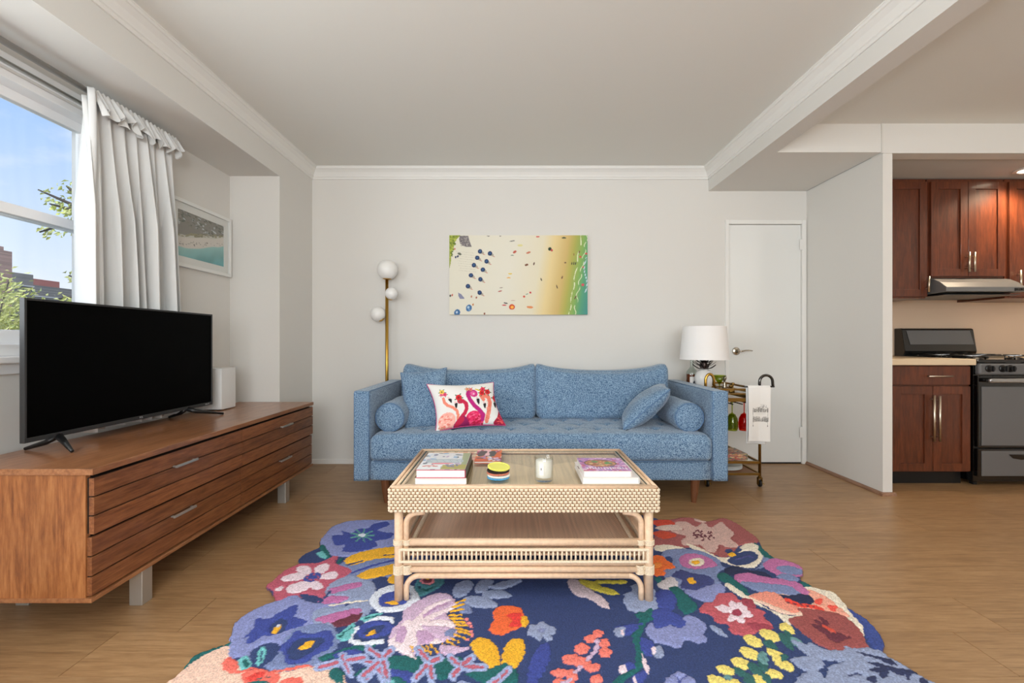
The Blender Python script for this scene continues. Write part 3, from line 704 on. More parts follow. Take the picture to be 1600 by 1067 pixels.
text('brand_lettering', 'TCL', .013, M_mark, tl, (TX+.0006, 2.27, TZ0+.009), (PI/2, 0, PI/2))
text('brand_lettering', 'Roku TV', .010, M_mark, tl, (TX+.0006, TY1-.05, TZ0+.009), (PI/2, 0, PI/2))

# ================================================================== SPEAKER
sp = thing('speaker', 'white box speaker on the console behind the television', 'speaker', (-1.93, 2.975, CZT))
MB().rbox((-1.928, 2.975, CZT+.1375), (.078, .075, .1325), .006, (6, 6, 6)).build('cabinet', mat('speaker_white', (222, 222, 220), .5), sp, auto=True)
MB().lathe([(.055, 0), (.058, .006)], (-1.928, 2.975, CZT), 20).build('foot_ring', M_blackpl, sp)

# ================================================================== SOFA
SX0, SX1, SY0, SY1 = -1.008, 1.374, 2.885, 3.80
SI0, SI1 = -.905, 1.271
so = thing('sofa', 'blue fabric three-seat sofa with two back cushions and wooden legs', 'sofa', (.183, 3.35, 0))
def jig(a): return lambda p, u: p
for nm, x0, x1 in (('armrest', SX0, SI0), ('armrest', SI1, SX1)):
    cxm = (x0+x1)/2
    arm = MB().rbox((cxm, (SY0+SY1)/2, (.155+.730)/2), ((x1-x0)/2, (SY1-SY0)/2, (.730-.155)/2), .014, (8, 20, 16)).build(nm, M_sofa, so, smooth=True)
    for x in (x0+.006, x1-.006):
        MB().tube([(x, SY0+.005, .16), (x, SY0+.005, .715), (x, SY0+.012, .724), (x, SY0+.02, .726), (x, SY1-.02, .726)], .0032, 6).build('piping', M_sofa_p, arm, smooth=True)
MB().rbox(((SI0+SI1)/2, (SY0+.012+SY1)/2, (.157+.285)/2), ((SI1-SI0)/2-.001, (SY1-SY0-.012)/2, (.285-.157)/2), .012, (20, 8, 6)).build('base_rail', M_sofa, so, smooth=True)
MB().rbox(((SX0+SX1)/2, SY1-.065, (.157+.728)/2), ((SX1-SX0)/2-.11, .065, (.728-.157)/2), .02, (30, 6, 12)).build('back_frame', M_sofa, so, smooth=True)
# tufted bench seat
tx = [SI0+.13+.192*i for i in range(11)]; ty = [3.07, 3.24, 3.40]
def seatdef(p, u):
    q = Vector(p)
    x, y = p[0]+(SI0+SI1)/2, p[1]+3.26
    if u[2] > .2:
        puff = .016*(1-u[0]**8)*(1-max(0, (u[1]))**6)*(1-abs(u[1])**10)
        d = 0
        for j, yb in enumerate(ty):
            dy = y-yb
            for i, xb in enumerate(tx):
                dx = x-xb-(0.096 if j % 2 else 0)
                if abs(dx) < .1 and abs(dy) < .1:
                    r2 = dx*dx+dy*dy
                    d += .026*math.exp(-r2/(.024**2))
                    d += .012*math.exp(-(dx/.011)**2)*math.exp(-(dy/.075)**2)
                    d += .009*math.exp(-(dy/.011)**2)*math.exp(-(dx/.08)**2)
        q[2] += puff-d*u[2]+.0025*math.sin(x*31+y*17)*math.sin(y*29-x*7)
    if u[1] < -.9: q[1] += -.010*(1-abs(u[2])**2)+.002*math.sin(x*13)
    return q
seat = MB().rbox(((SI0+SI1)/2, 3.255, .363), ((SI1-SI0)/2-.001, .378, .083), .038, (230, 70, 14), seatdef).build('seat_cushion', M_sofa, so, smooth=True)
pp = [(SI0+.03, 2.882, .287), (0, 2.872, .287), (SI1-.03, 2.882, .287)]
MB().tube(pp, .004, 6).build('piping', M_sofa_p, seat, smooth=True)
# back cushions with raised corners
def backc(x0, x1, sgn):
    cx = (x0+x1)/2; hw = (x1-x0)/2
    def f(p, u):
        t = (u[2]+1)/2
        q = Vector(p)
        q[1] += .075*t-.02*(1-u[0]**4)*(1-abs(u[2])**3)*(1 if u[1] < 0 else 0)   # lean back and belly out
        sag = (1-u[0]*u[0])
        if u[2] > 0: q[2] += (-.042*sag+.022*abs(u[0])**3)*u[2]**1.5
        q[0] *= 1-.025*(1-abs(u[2])**2)*0+.008*u[2]
        q[0] += (.010 if abs(u[0]) > .9 else 0)*(u[0])*(1-u[2]**2)
        if u[2] < -.5: q[2] += .004*math.sin(p[0]*20)
        # soft creases at the side
        q[1] += .007*math.sin(p[2]*30+p[0]*12)*abs(u[0])**4+.003*math.sin(p[0]*17+p[2]*11)*math.sin(p[0]*7-p[2]*23)
        return q
    c = MB().rbox((cx, 3.50, .657), (hw, .085, .205), .05, (60, 12, 36), f).build('back_cushion', M_sofa, so, smooth=True)
    return c
backc(-.832, .178, -1); backc(.186, 1.196, 1)
for (x, y) in ((-.825, 2.96), (1.192, 2.96), (-.78, 3.70), (1.15, 3.70)):
    sx_ = .010 if x < .2 else -.010
    MB().tube([(x, y, .160), (x+sx_*.6, y, .06), (x+sx_, y, 0)], [.031, .023, .016], 20).build('leg', M_legwood, so, smooth=False)
bpy.context.view_layer.update()

# pillows: four corners, puffed, pinched at the corners
def pillow_mesh(BL, BR, TR, TL, th, n=34, pinch=.08):
    BL, BR, TR, TL = map(Vector, (BL, BR, TR, TL))
    nrm = ((BR-BL).cross(TL-BL)).normalized()
    def P(u, v, sgn):
        a, b = 2*u-1, 2*v-1
        # edges bow in between the corners
        ia = a*(1-pinch*(1-b*b)); ib = b*(1-pinch*(1-a*a))
        U, V = (ia+1)/2, (ib+1)/2
        base = (BL*(1-U)+BR*U)*(1-V)+(TL*(1-U)+TR*U)*V
        h = ((1-a*a)**.5*(1-b*b)**.5)**.8 if abs(a) < 1 and abs(b) < 1 else 0
        return base+nrm*sgn*(th*h+.003*math.sin(a*7+b*5)*h)
    return P
def pillow(name, label, m, corners, th, pm=None, cat='pillow', group=None, pinch=.08, n=36, pipe=None):
    P = pillow_mesh(*corners, th, pinch=pinch)
    f = lambda t: .5-.5*math.cos(PI*t)
    mb = MB(); mb.grid(lambda u, v: P(f(u), f(v), 1), n, n); mb.grid(lambda u, v: P(f(1-u), f(v), -1), n, n)
    c = sum((Vector(q) for q in corners), Vector())/4
    t = thing(name, label, cat, tuple(c), group)
    o = mb.build('cover', m, t, smooth=True)
    k = [(i/24, 0) for i in range(24)]+[(1, i/24) for i in range(24)]+[(1-i/24, 1) for i in range(24)]+[(0, 1-i/24) for i in range(24)]
    if pipe: MB().tube([P(a, b, 1) for a, b in k], .0042, 6, closed=True).build('piping', pipe, t, smooth=True)
    return t, o, f
pillow('throw_pillow', 'square blue throw pillow leaning in the sofa corner behind the flamingo pillow', M_sofa,
       (at(634, 673, 3.09), at(696, 668, 3.20), at(698, 574, 3.36), at(626, 582, 3.26)), .062, pipe=M_sofa_p, pinch=.06)
pillow('throw_pillow', 'square blue throw pillow tipped edge-on against the right bolster', M_sofa,
       (at(974, 671, 3.02), at(973, 655, 3.36), at(1040, 600, 3.40), at(1047, 608, 3.03)), .085, pipe=M_sofa_p, pinch=.05)
# flamingo pillow
PT = (at(681, 674, 2.985), at(790, 664, 3.09), at(771, 597, 3.235), at(667, 600, 3.14))
tF, oF, fF = pillow('flamingo_pillow', 'white rectangular pillow printed with five pink flamingos on the sofa', M_cloth_p, PT, .068, pipe=mat('pink_piping', (206, 70, 130), .8), n=170, pinch=.12)
Fs = []
WHT = (236, 234, 230); SAL = (238, 140, 116); CRI = (196, 34, 72); MAG = (186, 30, 120); HOT = (226, 40, 96); ORA = (236, 132, 110); BLK = (30, 28, 32); GRN = (52, 104, 72); RED = (214, 36, 44)
def dabs(x, y, rx, ry, cols, n, s):
    for _ in range(n):
        a, r = rr.uniform(0, 6.28), rr.random()**.5
        Fs.append(('e', rr.choice(cols), x+rx*r*math.cos(a), y+ry*r*math.sin(a), s*rr.uniform(.7, 1.4), s*rr.uniform(.4, .8), rr.uniform(-40, 10)))
Fs += [('l', SAL, [(440, 510), (455, 575), (510, 630), (600, 670), (665, 720), (690, 790), (690, 850)], 46),
       ('e', (244, 176, 160), 510, 870, 145, 125, -20)]
dabs(505, 870, 125, 100, [(250, 200, 186), (236, 130, 116), (244, 160, 146), (246, 186, 172)], 60, 20)
Fs += [('l', ORA, [(1100, 450), (1190, 470), (1225, 560), (1205, 700), (1170, 850)], 66), ('l', ORA, [(1060, 450), (1110, 520)], 60)]
dabs(1190, 680, 40, 170, [(246, 160, 140), (230, 110, 90)], 30, 12)
Fs += [('e', HOT, 970, 850, 150, 135, 0)]
dabs(970, 850, 140, 115, [(236, 70, 120), (206, 24, 76), (240, 100, 140), (190, 20, 60)], 80, 18)
Fs += [('l', MAG, [(900, 400), (850, 400), (838, 450), (880, 540), (950, 630), (1040, 700), (1110, 770), (1100, 830)], 66), ('e', (206, 50, 130), 935, 420, 75, 66, 30), ('e', (230, 100, 160), 925, 420, 42, 40, 0), ('e', (240, 200, 220), 940, 430, 16, 14, 0),
       ('l', CRI, [(700, 560), (760, 560), (815, 600), (830, 680), (800, 760), (740, 830), (700, 930)], 60), ('e', CRI, 720, 560, 50, 46, 0),
       ('p', (150, 24, 90), [(620, 970), (680, 860), (780, 800), (860, 860), (880, 960), (760, 985)]), ('p', CRI, [(640, 960), (680, 860), (760, 810), (800, 850), (740, 920)]),
       ('p', (176, 28, 62), [(1290, 880), (1350, 780), (1390, 640), (1430, 640), (1470, 760), (1500, 880), (1480, 900)])]
dabs(1410, 820, 60, 80, [(220, 60, 80), (150, 20, 50), (230, 90, 90)], 30, 16)
dabs(420, 980, 60, 20, [(226, 120, 100), (210, 150, 130)], 14, 14)
for bx0, by0, bx1, by1 in ((530, 510, 565, 580), (640, 590, 655, 670), (1000, 510, 1025, 600), (1120, 580, 1135, 660), (1300, 540, 1320, 620)):
    Fs += [('e', (236, 200, 200), bx0, by0-6, 26, 18, 50), ('p', BLK, [(bx0-12, by0+16), (bx0+34, by0+2), (bx1+16, (by0+by1)/2+10), (bx1+6, by1+14), (bx1-24, by1-22)])]
for (x, y, c, r) in ((415, 390, (240, 206, 90), 40), (465, 440, (236, 80, 120), 32), (405, 445, (240, 110, 140), 26), (690, 500, RED, 50), (1090, 340, (230, 60, 90), 40), (1080, 405, RED, 44), (1175, 385, RED, 46), (1320, 470, RED, 52), (830, 340, (240, 160, 120), 30), (890, 345, (236, 120, 120), 30)):
    for g in range(5): Fs.append(('e', GRN, x+r*1.15*math.cos(g*1.26+x), y+r*1.15*math.sin(g*1.26+x), r*.42, r*.2, math.degrees(g*1.26+x)))
for (x, y, c, r) in ((415, 390, (240, 206, 90), 40), (465, 440, (236, 80, 120), 32), (405, 445, (240, 110, 140), 26), (690, 500, RED, 50), (1090, 340, (230, 60, 90), 40), (1080, 405, RED, 44), (1175, 385, RED, 46), (1320, 470, RED, 52), (830, 340, (240, 160, 120), 30), (890, 345, (236, 120, 120), 30)):
    Fs += [('e', c, x, y, r, r, 0), ('e', tuple(np.array(c)*.72), x, y, r*.4, r*.4, 0)]
Fs += [('l', (222, 196, 60), [(970, 340), (1040, 370)], 22), ('e', BLK, 415, 392, 10, 10, 0)]
n_ = 170; tt = [fF(i/n_) for i in range(n_+1)]
U = np.tile(tt, n_+1); V = np.repeat(tt, n_+1)
def pill_px(U, V):
    c = np.array([(340, 1010), (1500, 880), (1280, 185), (180, 215)], float)
    a, b = 2*U-1, 2*V-1; U2 = (a*(1-.10*(1-b*b))+1)/2; V2 = (b*(1-.08*(1-a*a))+1)/2
    q = lambda k: (c[0, k]*(1-U2)+c[1, k]*U2)*(1-V2)+(c[3, k]*(1-U2)+c[2, k]*U2)*V2
    return q(0), q(1)
X_, Y_ = pill_px(U, V); C_, _i = paint(X_, Y_, WHT, Fs)
set_colors(oF, np.vstack([C_, np.tile(np.array(WHT, float), (len(oF.data.vertices)-C_.shape[0], 1))]))
# bolsters
def bolster(label, x, z):
    t = thing('bolster', label, 'pillow', (x, 3.19, z), 'bolsters beside the sofa arms')
    T = Matrix.Rotation(-PI/2, 4, 'X'); r = .098
    p_ = [(0, -.004), (.05, -.002), (r-.012, .004), (r-.002, .014), (r, .04)]+[(r+.002*math.sin(k*.9), .04+k*.036) for k in range(1, 10)]+[(r, .40), (r-.004, .428), (r-.02, .436), (0, .44)]
    MB().lathe(p_, (x, 2.985, z), 48, T).build('cover', M_sofa, t, smooth=True)
    MB().tube([(x+(r-.006)*math.cos(a), 2.991, z+(r-.006)*math.sin(a)) for a in np.linspace(0, 2*PI, 40, endpoint=False)], .0035, 6, closed=True).build('piping', M_sofa_p, t, smooth=True)
bolster('round blue bolster lying against the left sofa arm', -.805, .545)
bolster('round blue bolster lying against the right sofa arm', 1.168, .545)

# ================================================================== RATTAN COFFEE TABLE
KX0, KX1, KY0, KY1 = -.486, .580, 1.800, 2.430
ZT, ZW = .470, .369; Z0 = .013
ct = thing('coffee_table', 'natural rattan coffee table with glass top and lower shelf standing on the rug', 'table', (.047, 2.115, 0))
def pole(name, path, r, parent=ct, m=M_rattan, seg=12): return MB().tube(path, r, seg).build(name, m, parent, smooth=True)
def quarter(c, r, a0, a1, fn, n=8): return [fn(c[0]+r*math.cos(a0+(a1-a0)*i/n), c[1]+r*math.sin(a0+(a1-a0)*i/n)) for i in range(n+1)]
# woven band, strand by strand
def band(x0, y0, dx, dy, length, nx, ny):
    mb = MB(); rows = 8; rh = (ZT-.006-ZW)/rows; cols = int(length/.0098); cw = length/cols
    def bump(s0, s1, z, out):
        pts = []
        for s_, o_ in ((s0, -.0016), (s0+(s1-s0)*.22, out), (s0+(s1-s0)*.78, out), (s1, -.0016)):
            for zz, oo in ((-rh*.42, 0), (0, .0022), (rh*.42, 0)):
                pts.append((x0+dx*s_+nx*(o_+oo), y0+dy*s_+ny*(o_+oo), z+zz))
        fs = []
        for i in range(3):
            for j in range(2): fs.append((i*3+j, (i+1)*3+j, (i+1)*3+j+1, i*3+j+1))
        mb.add(pts, fs)
    for r_ in range(rows):
        z = ZW+(r_+.5)*rh; pc = .0172; n_c = int(length/pc); pw_ = length/n_c
        for c_ in range(-1, n_c+1):
            s0 = (c_+(.5 if r_ % 2 else 0))*pw_+.0012; s1 = s0+pw_-.0024
            s0, s1 = max(s0, -.002), min(s1, length+.002)
            if s1-s0 > .003: bump(s0, s1, z, .0042)
    return mb
for (x0, y0, dx, dy, L, nx, ny) in ((KX0, KY0, 1, 0, KX1-KX0, 0, -1), (KX1, KY1, -1, 0, KX1-KX0, 0, 1), (KX1, KY0, 0, 1, KY1-KY0, 1, 0), (KX0, KY1, 0, -1, KY1-KY0, -1, 0)):
    band(x0, y0, dx, dy, L, nx, ny).build('woven_band', M_rattan_l, ct, smooth=False, kind='stuff')
mb = MB(); w_ = .016
mb.box(KX0+.002, KX1-.002, KY0+.002, KY0+w_, ZW+.003, ZT-.006).box(KX0+.002, KX1-.002, KY1-w_, KY1-.002, ZW+.003, ZT-.006).box(KX0+.002, KX0+w_, KY0, KY1, ZW+.003, ZT-.006).box(KX1-w_, KX1-.002, KY0, KY1, ZW+.003, ZT-.006)
mb.build('apron', M_rattan_d, ct)
# rims
for ins, z, r in ((.008, ZT-.004, .0075), (.026, ZT-.006, .0075), (.042, ZT-.008, .006)):
    a, b, c, d = KX0+ins, KX1-ins, KY0+ins, KY1-ins
    pole('rim', [(a, c, z), (b, c, z)], r); pole('rim', [(a, d, z), (b, d, z)], r); pole('rim', [(a, c, z), (a, d, z)], r); pole('rim', [(b, c, z), (b, d, z)], r)
box('cane_top', M_cane_top, KX0+.015, KX1-.015, KY0+.015, KY1-.015, ZT-.024, ZT-.018, ct)
gl = MB().grid(lambda u, v: (KX0+.035+(KX1-KX0-.07)*u, KY0+.035+(KY1-KY0-.07)*v, ZT-.0022), 1, 1).build('glass_top', M_tglass, ct)
g0 = .034
mb = MB(); a, b, c, d = KX0+g0, KX1-g0, KY0+g0, KY1-g0
mb.box(a, b, c-.0005, c+.0008, ZT-.0085, ZT-.0012).box(a, b, d-.0008, d+.0005, ZT-.0085, ZT-.0012).box(a-.0005, a+.0008, c, d, ZT-.0085, ZT-.0012).box(b-.0008, b+.0005, c, d, ZT-.0085, ZT-.0012)
mb.build('glass_edge', M_gedge, gl)
# legs: thick post and slim inner pole, on each corner
legx = (KX0+.033, KX1-.033); legy = (KY0+.022, KY1-.022)
RP = .0175
for ix, x in enumerate(legx):
    for iy, y in enumerate(legy):
        lg = pole('leg', [(x, y, Z0), (x, y, ZW+.004)], RP, seg=16)
        sx_ = 1 if ix == 0 else -1; sy_ = 1 if iy == 0 else -1
        for ax in (0, 1):
            o_ = RP+.0125
            f = (lambda p, q: (x+sx_*p, y, q)) if ax == 0 else (lambda p, q: (x, y+sy_*p, q))
            # upper brace: up from the shelf rail, bending in under the band
            MB().tube([f(o_, .20), f(o_, .30)]+quarter((o_+.045, .315), .045, PI, PI/2, f)+[f(o_+.075, .364)], .0115, 10).build('upper_brace', M_rattan, lg, smooth=True)
            MB().tube([f(o_, .052+0*Z0-.0385+.0), f(o_, .055)]+quarter((o_+.052, .056), .052, PI, PI/2, f)+[f(o_+.2, .108)], .0112, 10).build('lower_brace', M_rattan, lg, smooth=True)
        for zc, nn in ((.243, 4), (.134, 7)):
            for cx_w, rw in ((x+sx_*.0, RP+.003), (x+sx_*(RP+.0165), .0165)):
                N_ = nn*14
                MB().tube([(cx_w+rw*math.cos(k*2*PI/14), y+rw*math.sin(k*2*PI/14), zc+(k/14-nn/2)*.0052) for k in range(N_+1)], .0027, 5).build('cane_wrap', M_rattan_l, lg, smooth=True)
for y in legy:
    sgn = -1 if y < 2 else 1
    pole('rail', [(legx[0], y, .243), (legx[1], y, .243)], .0145)
    pole('rail', [(legx[0], y, .134), (legx[1], y, .134)], .0125)
    pole('rail', [(legx[0]+.02, y-sgn*.0, .1565), (legx[1]-.02, y, .1565)], .0085)
    pole('arched_rail', [(legx[0]+.08, y, .108), (legx[1]-.08, y, .108)], .0112)
    g = MB(); yy = y+sgn*.012
    g.box(legx[0]+.002, legx[1]-.002, yy-.006, yy+.006, .2125, .2225).box(legx[0]+.002, legx[1]-.002, yy-.006, yy+.006, .1655, .1745)
    g.box(legx[0]+.002, legx[0]+.012, yy-.0058, yy+.0058, .1655, .2225).box(legx[1]-.012, legx[1]-.002, yy-.0058, yy+.0058, .1655, .2225)
    gg = g.build('gallery_frame', M_rattan_l, ct, bevel=.002)
    ns = 54
    for k in range(ns):
        x = legx[0]+.024+(legx[1]-legx[0]-.048)*k/(ns-1)
        MB().tube([(x, yy, .172), (x, yy, .215)], .0042, 8).build('spindle', M_rattan_l, gg, smooth=True)
for x in legx:
    sgn = -1 if x < 0 else 1
    pole('rail', [(x, legy[0], .243), (x, legy[1], .243)], .0145)
    pole('rail', [(x, legy[0], .134), (x, legy[1], .134)], .0125)
    pole('rail', [(x, legy[0]+.02, .1565), (x, legy[1]-.02, .1565)], .0085)
    pole('arched_rail', [(x, legy[0]+.08, .108), (x, legy[1]-.08, .108)], .0112)
    g = MB(); xx = x+sgn*.012
    g.box(xx-.006, xx+.006, legy[0]+.02, legy[1]-.02, .2125, .2225).box(xx-.006, xx+.006, legy[0]+.02, legy[1]-.02, .1655, .1745)
    gg = g.build('gallery_frame', M_rattan_l, ct, bevel=.002)
    for k in range(28):
        y = legy[0]+.034+(legy[1]-legy[0]-.068)*k/27
        MB().tube([(xx, y, .172), (xx, y, .215)], .0042, 8).build('spindle', M_rattan_l, gg, smooth=True)
    # coiled inner edge along the shelf
    pole('shelf_border', [(x-sgn*.030, legy[0]+.01, .190), (x-sgn*.030, legy[1]-.01, .190)], .008, m=M_rattan)
    pole('shelf_border', [(x-sgn*.060, legy[0]+.01, .180), (x-sgn*.060, legy[1]-.01, .180)], .006, m=M_rattan_d)
    mbb = MB()
    for k in range(60):
        yq = legy[0]+.012+(legy[1]-legy[0]-.024)*k/59
        mbb.tube([(x-sgn*.030-.010, yq-.004, .196), (x-sgn*.030, yq, .200), (x-sgn*.030+.010, yq+.004, .196)], .003, 5)
    mbb.build('coiled_edge', M_rattan_l, ct, smooth=True, kind='stuff')
box('lower_shelf', M_cane_low, legx[0]+.006, legx[1]-.006, legy[0]+.006, legy[1]-.006, .186, .194, ct)

# ================================================================== ON THE TABLE
TG = ZT-.0020
def book(name, label, x0, x1, y0, y1, z0, z1, mc, mcov_edge, group, front='open', dz=.0022):
    t = thing(name, label, 'book', ((x0+x1)/2, (y0+y1)/2, z0), group)
    box('page_block', M_paper, x0+.002, x1-.004, y0+.003, y1-.003, z0+dz, z1-dz, t)
    mb = MB().box(x0, x1, y0, y1, z0, z0+dz).box(x0, x1, y0, y1, z1-dz, z1).box(x1-dz, x1, y0, y1, z0, z1)
    mb.build('cover', mcov_edge, t)
    return t
rr2 = random.Random(11)
def collage(cols, n, s):
    out_ = []
    for _ in range(n): out_.append(('e', rr2.choice(cols), rr2.random(), rr2.random(), s*rr2.uniform(.4, 1.6), s*rr2.uniform(.3, 1), rr2.uniform(0, 180)))
    return out_
UV = lambda U, V: (U, V)
G1 = 'books and magazines on the coffee table'
b1 = book('book', 'large book with white page edges at the bottom of the left stack', -.392, -.180, 1.830, 2.105, TG, TG+.030, None, mat('cover_olive', (120, 104, 66), .5), G1)
b2 = book('book', 'red-edged hardcover with a colourful illustrated cover on top of the left stack', -.385, -.186, 1.822, 2.098, TG+.0305, TG+.063, None, mat('cover_red', (196, 52, 84), .5), G1)
box('spine', mat('spine_grey', (96, 100, 92), .6), -.1862, -.1850, 1.8225, 2.0975, TG+.033, TG+.0632, b2)
sh = [('p', (226, 226, 228), [(0, 0), (1, 0), (1, 1), (0, 1)], False)]+collage([(150, 180, 210), (206, 214, 226), (120, 120, 150), (190, 170, 200), (240, 240, 244), (96, 110, 120), (230, 236, 240)], 60, .06)
sh += [('p', (160, 170, 130), [(.82, 0), (1, 0), (1, 1), (.9, 1), (.86, .5)], False), ('p', (176, 190, 196), [(.12, .44), (.5, .40), (.86, .43), (.86, .60), (.5, .63), (.14, .60)]),
       ('p', (236, 130, 140), [(.25, .64), (.55, .62), (.72, .66), (.5, .69), (.28, .70)]), ('p', (176, 166, 80), [(.5, .74), (1, .72), (1, .97), (.48, .97)], False), ('p', (240, 242, 244), [(0, .72), (.48, .74), (.46, .97), (0, .97)], False)]
for i in range(12): sh.append(('e', rr2.choice([(200, 70, 60), (236, 150, 140), (220, 110, 90)]), .1+i*.025, .80+rr2.uniform(-.03, .04), .03, .02, 0))
for i in range(14): sh.append(('e', rr2.choice([(90, 90, 190), (150, 150, 210), (120, 130, 90)]), .62+rr2.uniform(-.1, .2), .78+rr2.uniform(-.06, .05), .025, .025, 0))
for i in range(22): sh.append(('l', (230, 232, 236), [(.17+i*.031, .46+.01*math.sin(i)), (.175+i*.031, .57+.01*math.cos(i*2))], .008))
picture('cover_print', M_print, (-.3845, 1.8225, TG+.0634), (.196, 0, 0), (0, .275, 0), 90, 120, UV, (226, 228, 232), sh, b2)
b3 = book('magazine', 'orange and black illustrated magazine at the back beside the left stack', -.178, -.052, 2.150, 2.372, TG, TG+.012, None, mat('cover_orange', (206, 96, 50), .5), G1, dz=.002)
sh = collage([(226, 106, 40), (60, 64, 66), (236, 190, 200), (240, 236, 226), (170, 60, 90), (160, 130, 190), (80, 90, 80)], 70, .1)
sh += [('p', (64, 70, 70), [(.05, .3), (.3, .1), (.42, .2), (.3, .55), (.1, .6)]), ('p', (56, 66, 66), [(.5, .2), (.7, .1), (.8, .4), (.66, .6), (.5, .5)]), ('e', (240, 196, 200), .44, .42, .09, .14, 0), ('p', (220, 90, 30), [(0, .78), (.5, .82), (.48, 1), (0, 1)], False), ('p', (226, 104, 40), [(.8, .3), (.95, .2), (.97, .7), (.7, .8)])]
for i in range(16): sh.append(('e', rr2.choice([(236, 220, 240), (180, 140, 200), (250, 240, 244)]), .5+rr2.random()*.45, .72+rr2.random()*.25, .05, .04, 0))
picture('cover_print', M_print, (-.178, 2.150, TG+.0124), (.126, 0, 0), (0, .222, 0), 50, 70, UV, (226, 120, 60), sh, b3)
G2 = 'cookbooks stacked on the right of the coffee table'
b4 = book('cookbook', 'thick white hardcover book at the bottom of the right stack', .286, .518, 1.842, 2.085, TG, TG+.026, None, mat('cover_white', (232, 228, 222), .5), G2)
sh = collage([(60, 56, 60), (206, 74, 50), (150, 110, 100), (236, 230, 226), (70, 90, 130)], 60, .07)
picture('cover_print', M_print, (.2865, 1.8425, TG+.0263), (.231, 0, 0), (0, .242, 0), 60, 60, UV, (236, 232, 228), [('p', (236, 232, 228), [(0, 0), (1, 0), (1, 1), (0, 1)], False)]+[s for s in sh if s[2] < .1]+[('p', (90, 60, 60), [(.01, .3), (.06, .3), (.06, .5), (.01, .5)], False), ('p', (206, 70, 46), [(.02, .52), (.09, .52), (.09, .72), (.02, .72)], False)], b4)
b5 = book('cookbook', 'cookbook with a purple cover showing a bowl of food on top of the right stack', .292, .488, 1.850, 2.060, TG+.0268, TG+.050, None, mat('cover_cream', (232, 222, 216), .5), G2)
sh = collage([(176, 120, 190), (206, 150, 206), (190, 100, 160), (150, 120, 190), (220, 176, 216), (236, 200, 226), (200, 90, 120), (120, 90, 160)], 260, .05)
sh += [('e', (96, 70, 50), .46, .42, .36, .27, 0), ('e', (196, 140, 90), .46, .43, .33, .24, 0)]
for i in range(120):
    a, r = rr2.uniform(0, 6.28), rr2.random()**.5
    sh.append(('e', rr2.choice([(206, 120, 80), (220, 176, 120), (170, 70, 60), (150, 110, 70), (226, 190, 140), (120, 80, 60)]), .46+.30*r*math.cos(a), .43+.22*r*math.sin(a), .035, .025, rr2.uniform(0, 180)))
for (x, y) in ((.36, .34), (.40, .30), (.32, .30), (.60, .40), (.64, .36), (.68, .42), (.58, .46), (.62, .44)): sh.append(('e', (88, 150, 80), x, y, .055, .035, rr2.uniform(0, 90)))
picture('cover_print', M_print, (.2925, 1.8505, TG+.0503), (.195, 0, 0), (0, .209, 0), 120, 120, UV, (196, 140, 196), sh, b5)
text('title_lettering', 'healthnut', .046, mat('white_ink', (250, 248, 250), .5), b5, (.392, 1.888, TG+.0508), (0, 0, PI), .0001)
box('spine_label', mat('cover_red2', (196, 60, 50), .5), .4885, .4900, 1.86, 1.885, TG+.029, TG+.048, b5)

cn = thing('candle', 'white candle in a clear glass tumbler on the coffee table', 'candle', (.133, 1.895, TG), None)
cc = (.133, 1.895, TG+.0006)
M_cglass = thin_glass('clear_glass', (252, 253, 252), .05)
MB().lathe([(0, 0), (.036, 0), (.0385, .003), (.0385, .098), (.0375, .1), (.036, .098), (.0355, .018), (.032, .014), (0, .014)], cc, 40).build('glass', M_cglass, cn, smooth=True)
MB().lathe([(0, .0145), (.0345, .0150), (.0353, .020), (.0353, .080), (.033, .083), (0, .082)], cc, 36).build('wax', mat('candle_wax', (244, 240, 230), .45), cn, smooth=True)
MB().tube([(.133, 1.895, TG+.08), (.134, 1.895, TG+.092)], .0012, 6).build('wick', M_blackpl, cn)
def lab(u, v):
    a = -PI/2-.55+u*.45; return (cc[0]+.0388*math.cos(a), cc[1]+.0388*math.sin(a), TG+.03+v*.045)
MB().grid(lab, 8, 2).build('label', mat('label_white', (240, 238, 232), .6), cn)
def lab2(u, v):
    a = -PI/2-.40+u*.08; return (cc[0]+.0390*math.cos(a), cc[1]+.0390*math.sin(a), TG+.050+v*.010)
MB().grid(lab2, 2, 2).build('label_mark', mat('label_ink', (40, 40, 40), .6), cn)
cols = [('blue', (92, 176, 222)), ('white', (240, 240, 232)), ('coral', (224, 140, 112)), ('black', (36, 24, 20)), ('yellow', (232, 230, 112))]
z = TG
ord_ = ['at the bottom of the stack', 'just above the blue one', 'in the middle of the stack', 'just under the yellow one', 'tilted on top of the stack']
for k, (nm, c) in enumerate(cols):
    cxx, cyy = -.058+.002*math.sin(k*2), 1.925+.002*math.cos(k*3)
    t = thing('coaster', f'{nm} beaded round coaster {ord_[k]}', 'coaster', (cxx, cyy, z), 'stack of beaded coasters')
    R_ = Matrix.Rotation(.0 if k < 4 else .10, 4, 'X') @ Matrix.Rotation(0 if k < 4 else .06, 4, 'Y'); hgt_ = .0095
    mc_ = mat('coaster_'+nm, c, .6); zz = z+(.0045 if k == 4 else 0)
    MB().lathe([(0, .001), (.042, .001), (.044, .004), (.044, hgt_-.001), (.040, hgt_-.001), (.0395, hgt_-.003), (0, hgt_-.003)], (cxx, cyy, zz), 32, R_).build('disc', mc_, t, auto=True)
    bm_ = MB()
    for q in range(40):
        a = 2*PI*q/40; p = R_ @ Vector((.0445*math.cos(a), .0445*math.sin(a), hgt_/2))
        bm_.lathe([(0, -.0045), (.0026, -.0032), (.0034, 0), (.0026, .0032), (0, .0045)], (cxx+p.x, cyy+p.y, zz+p.z), 6)
    bm_.build('beaded_rim', mc_, t, smooth=True)
    z += hgt_

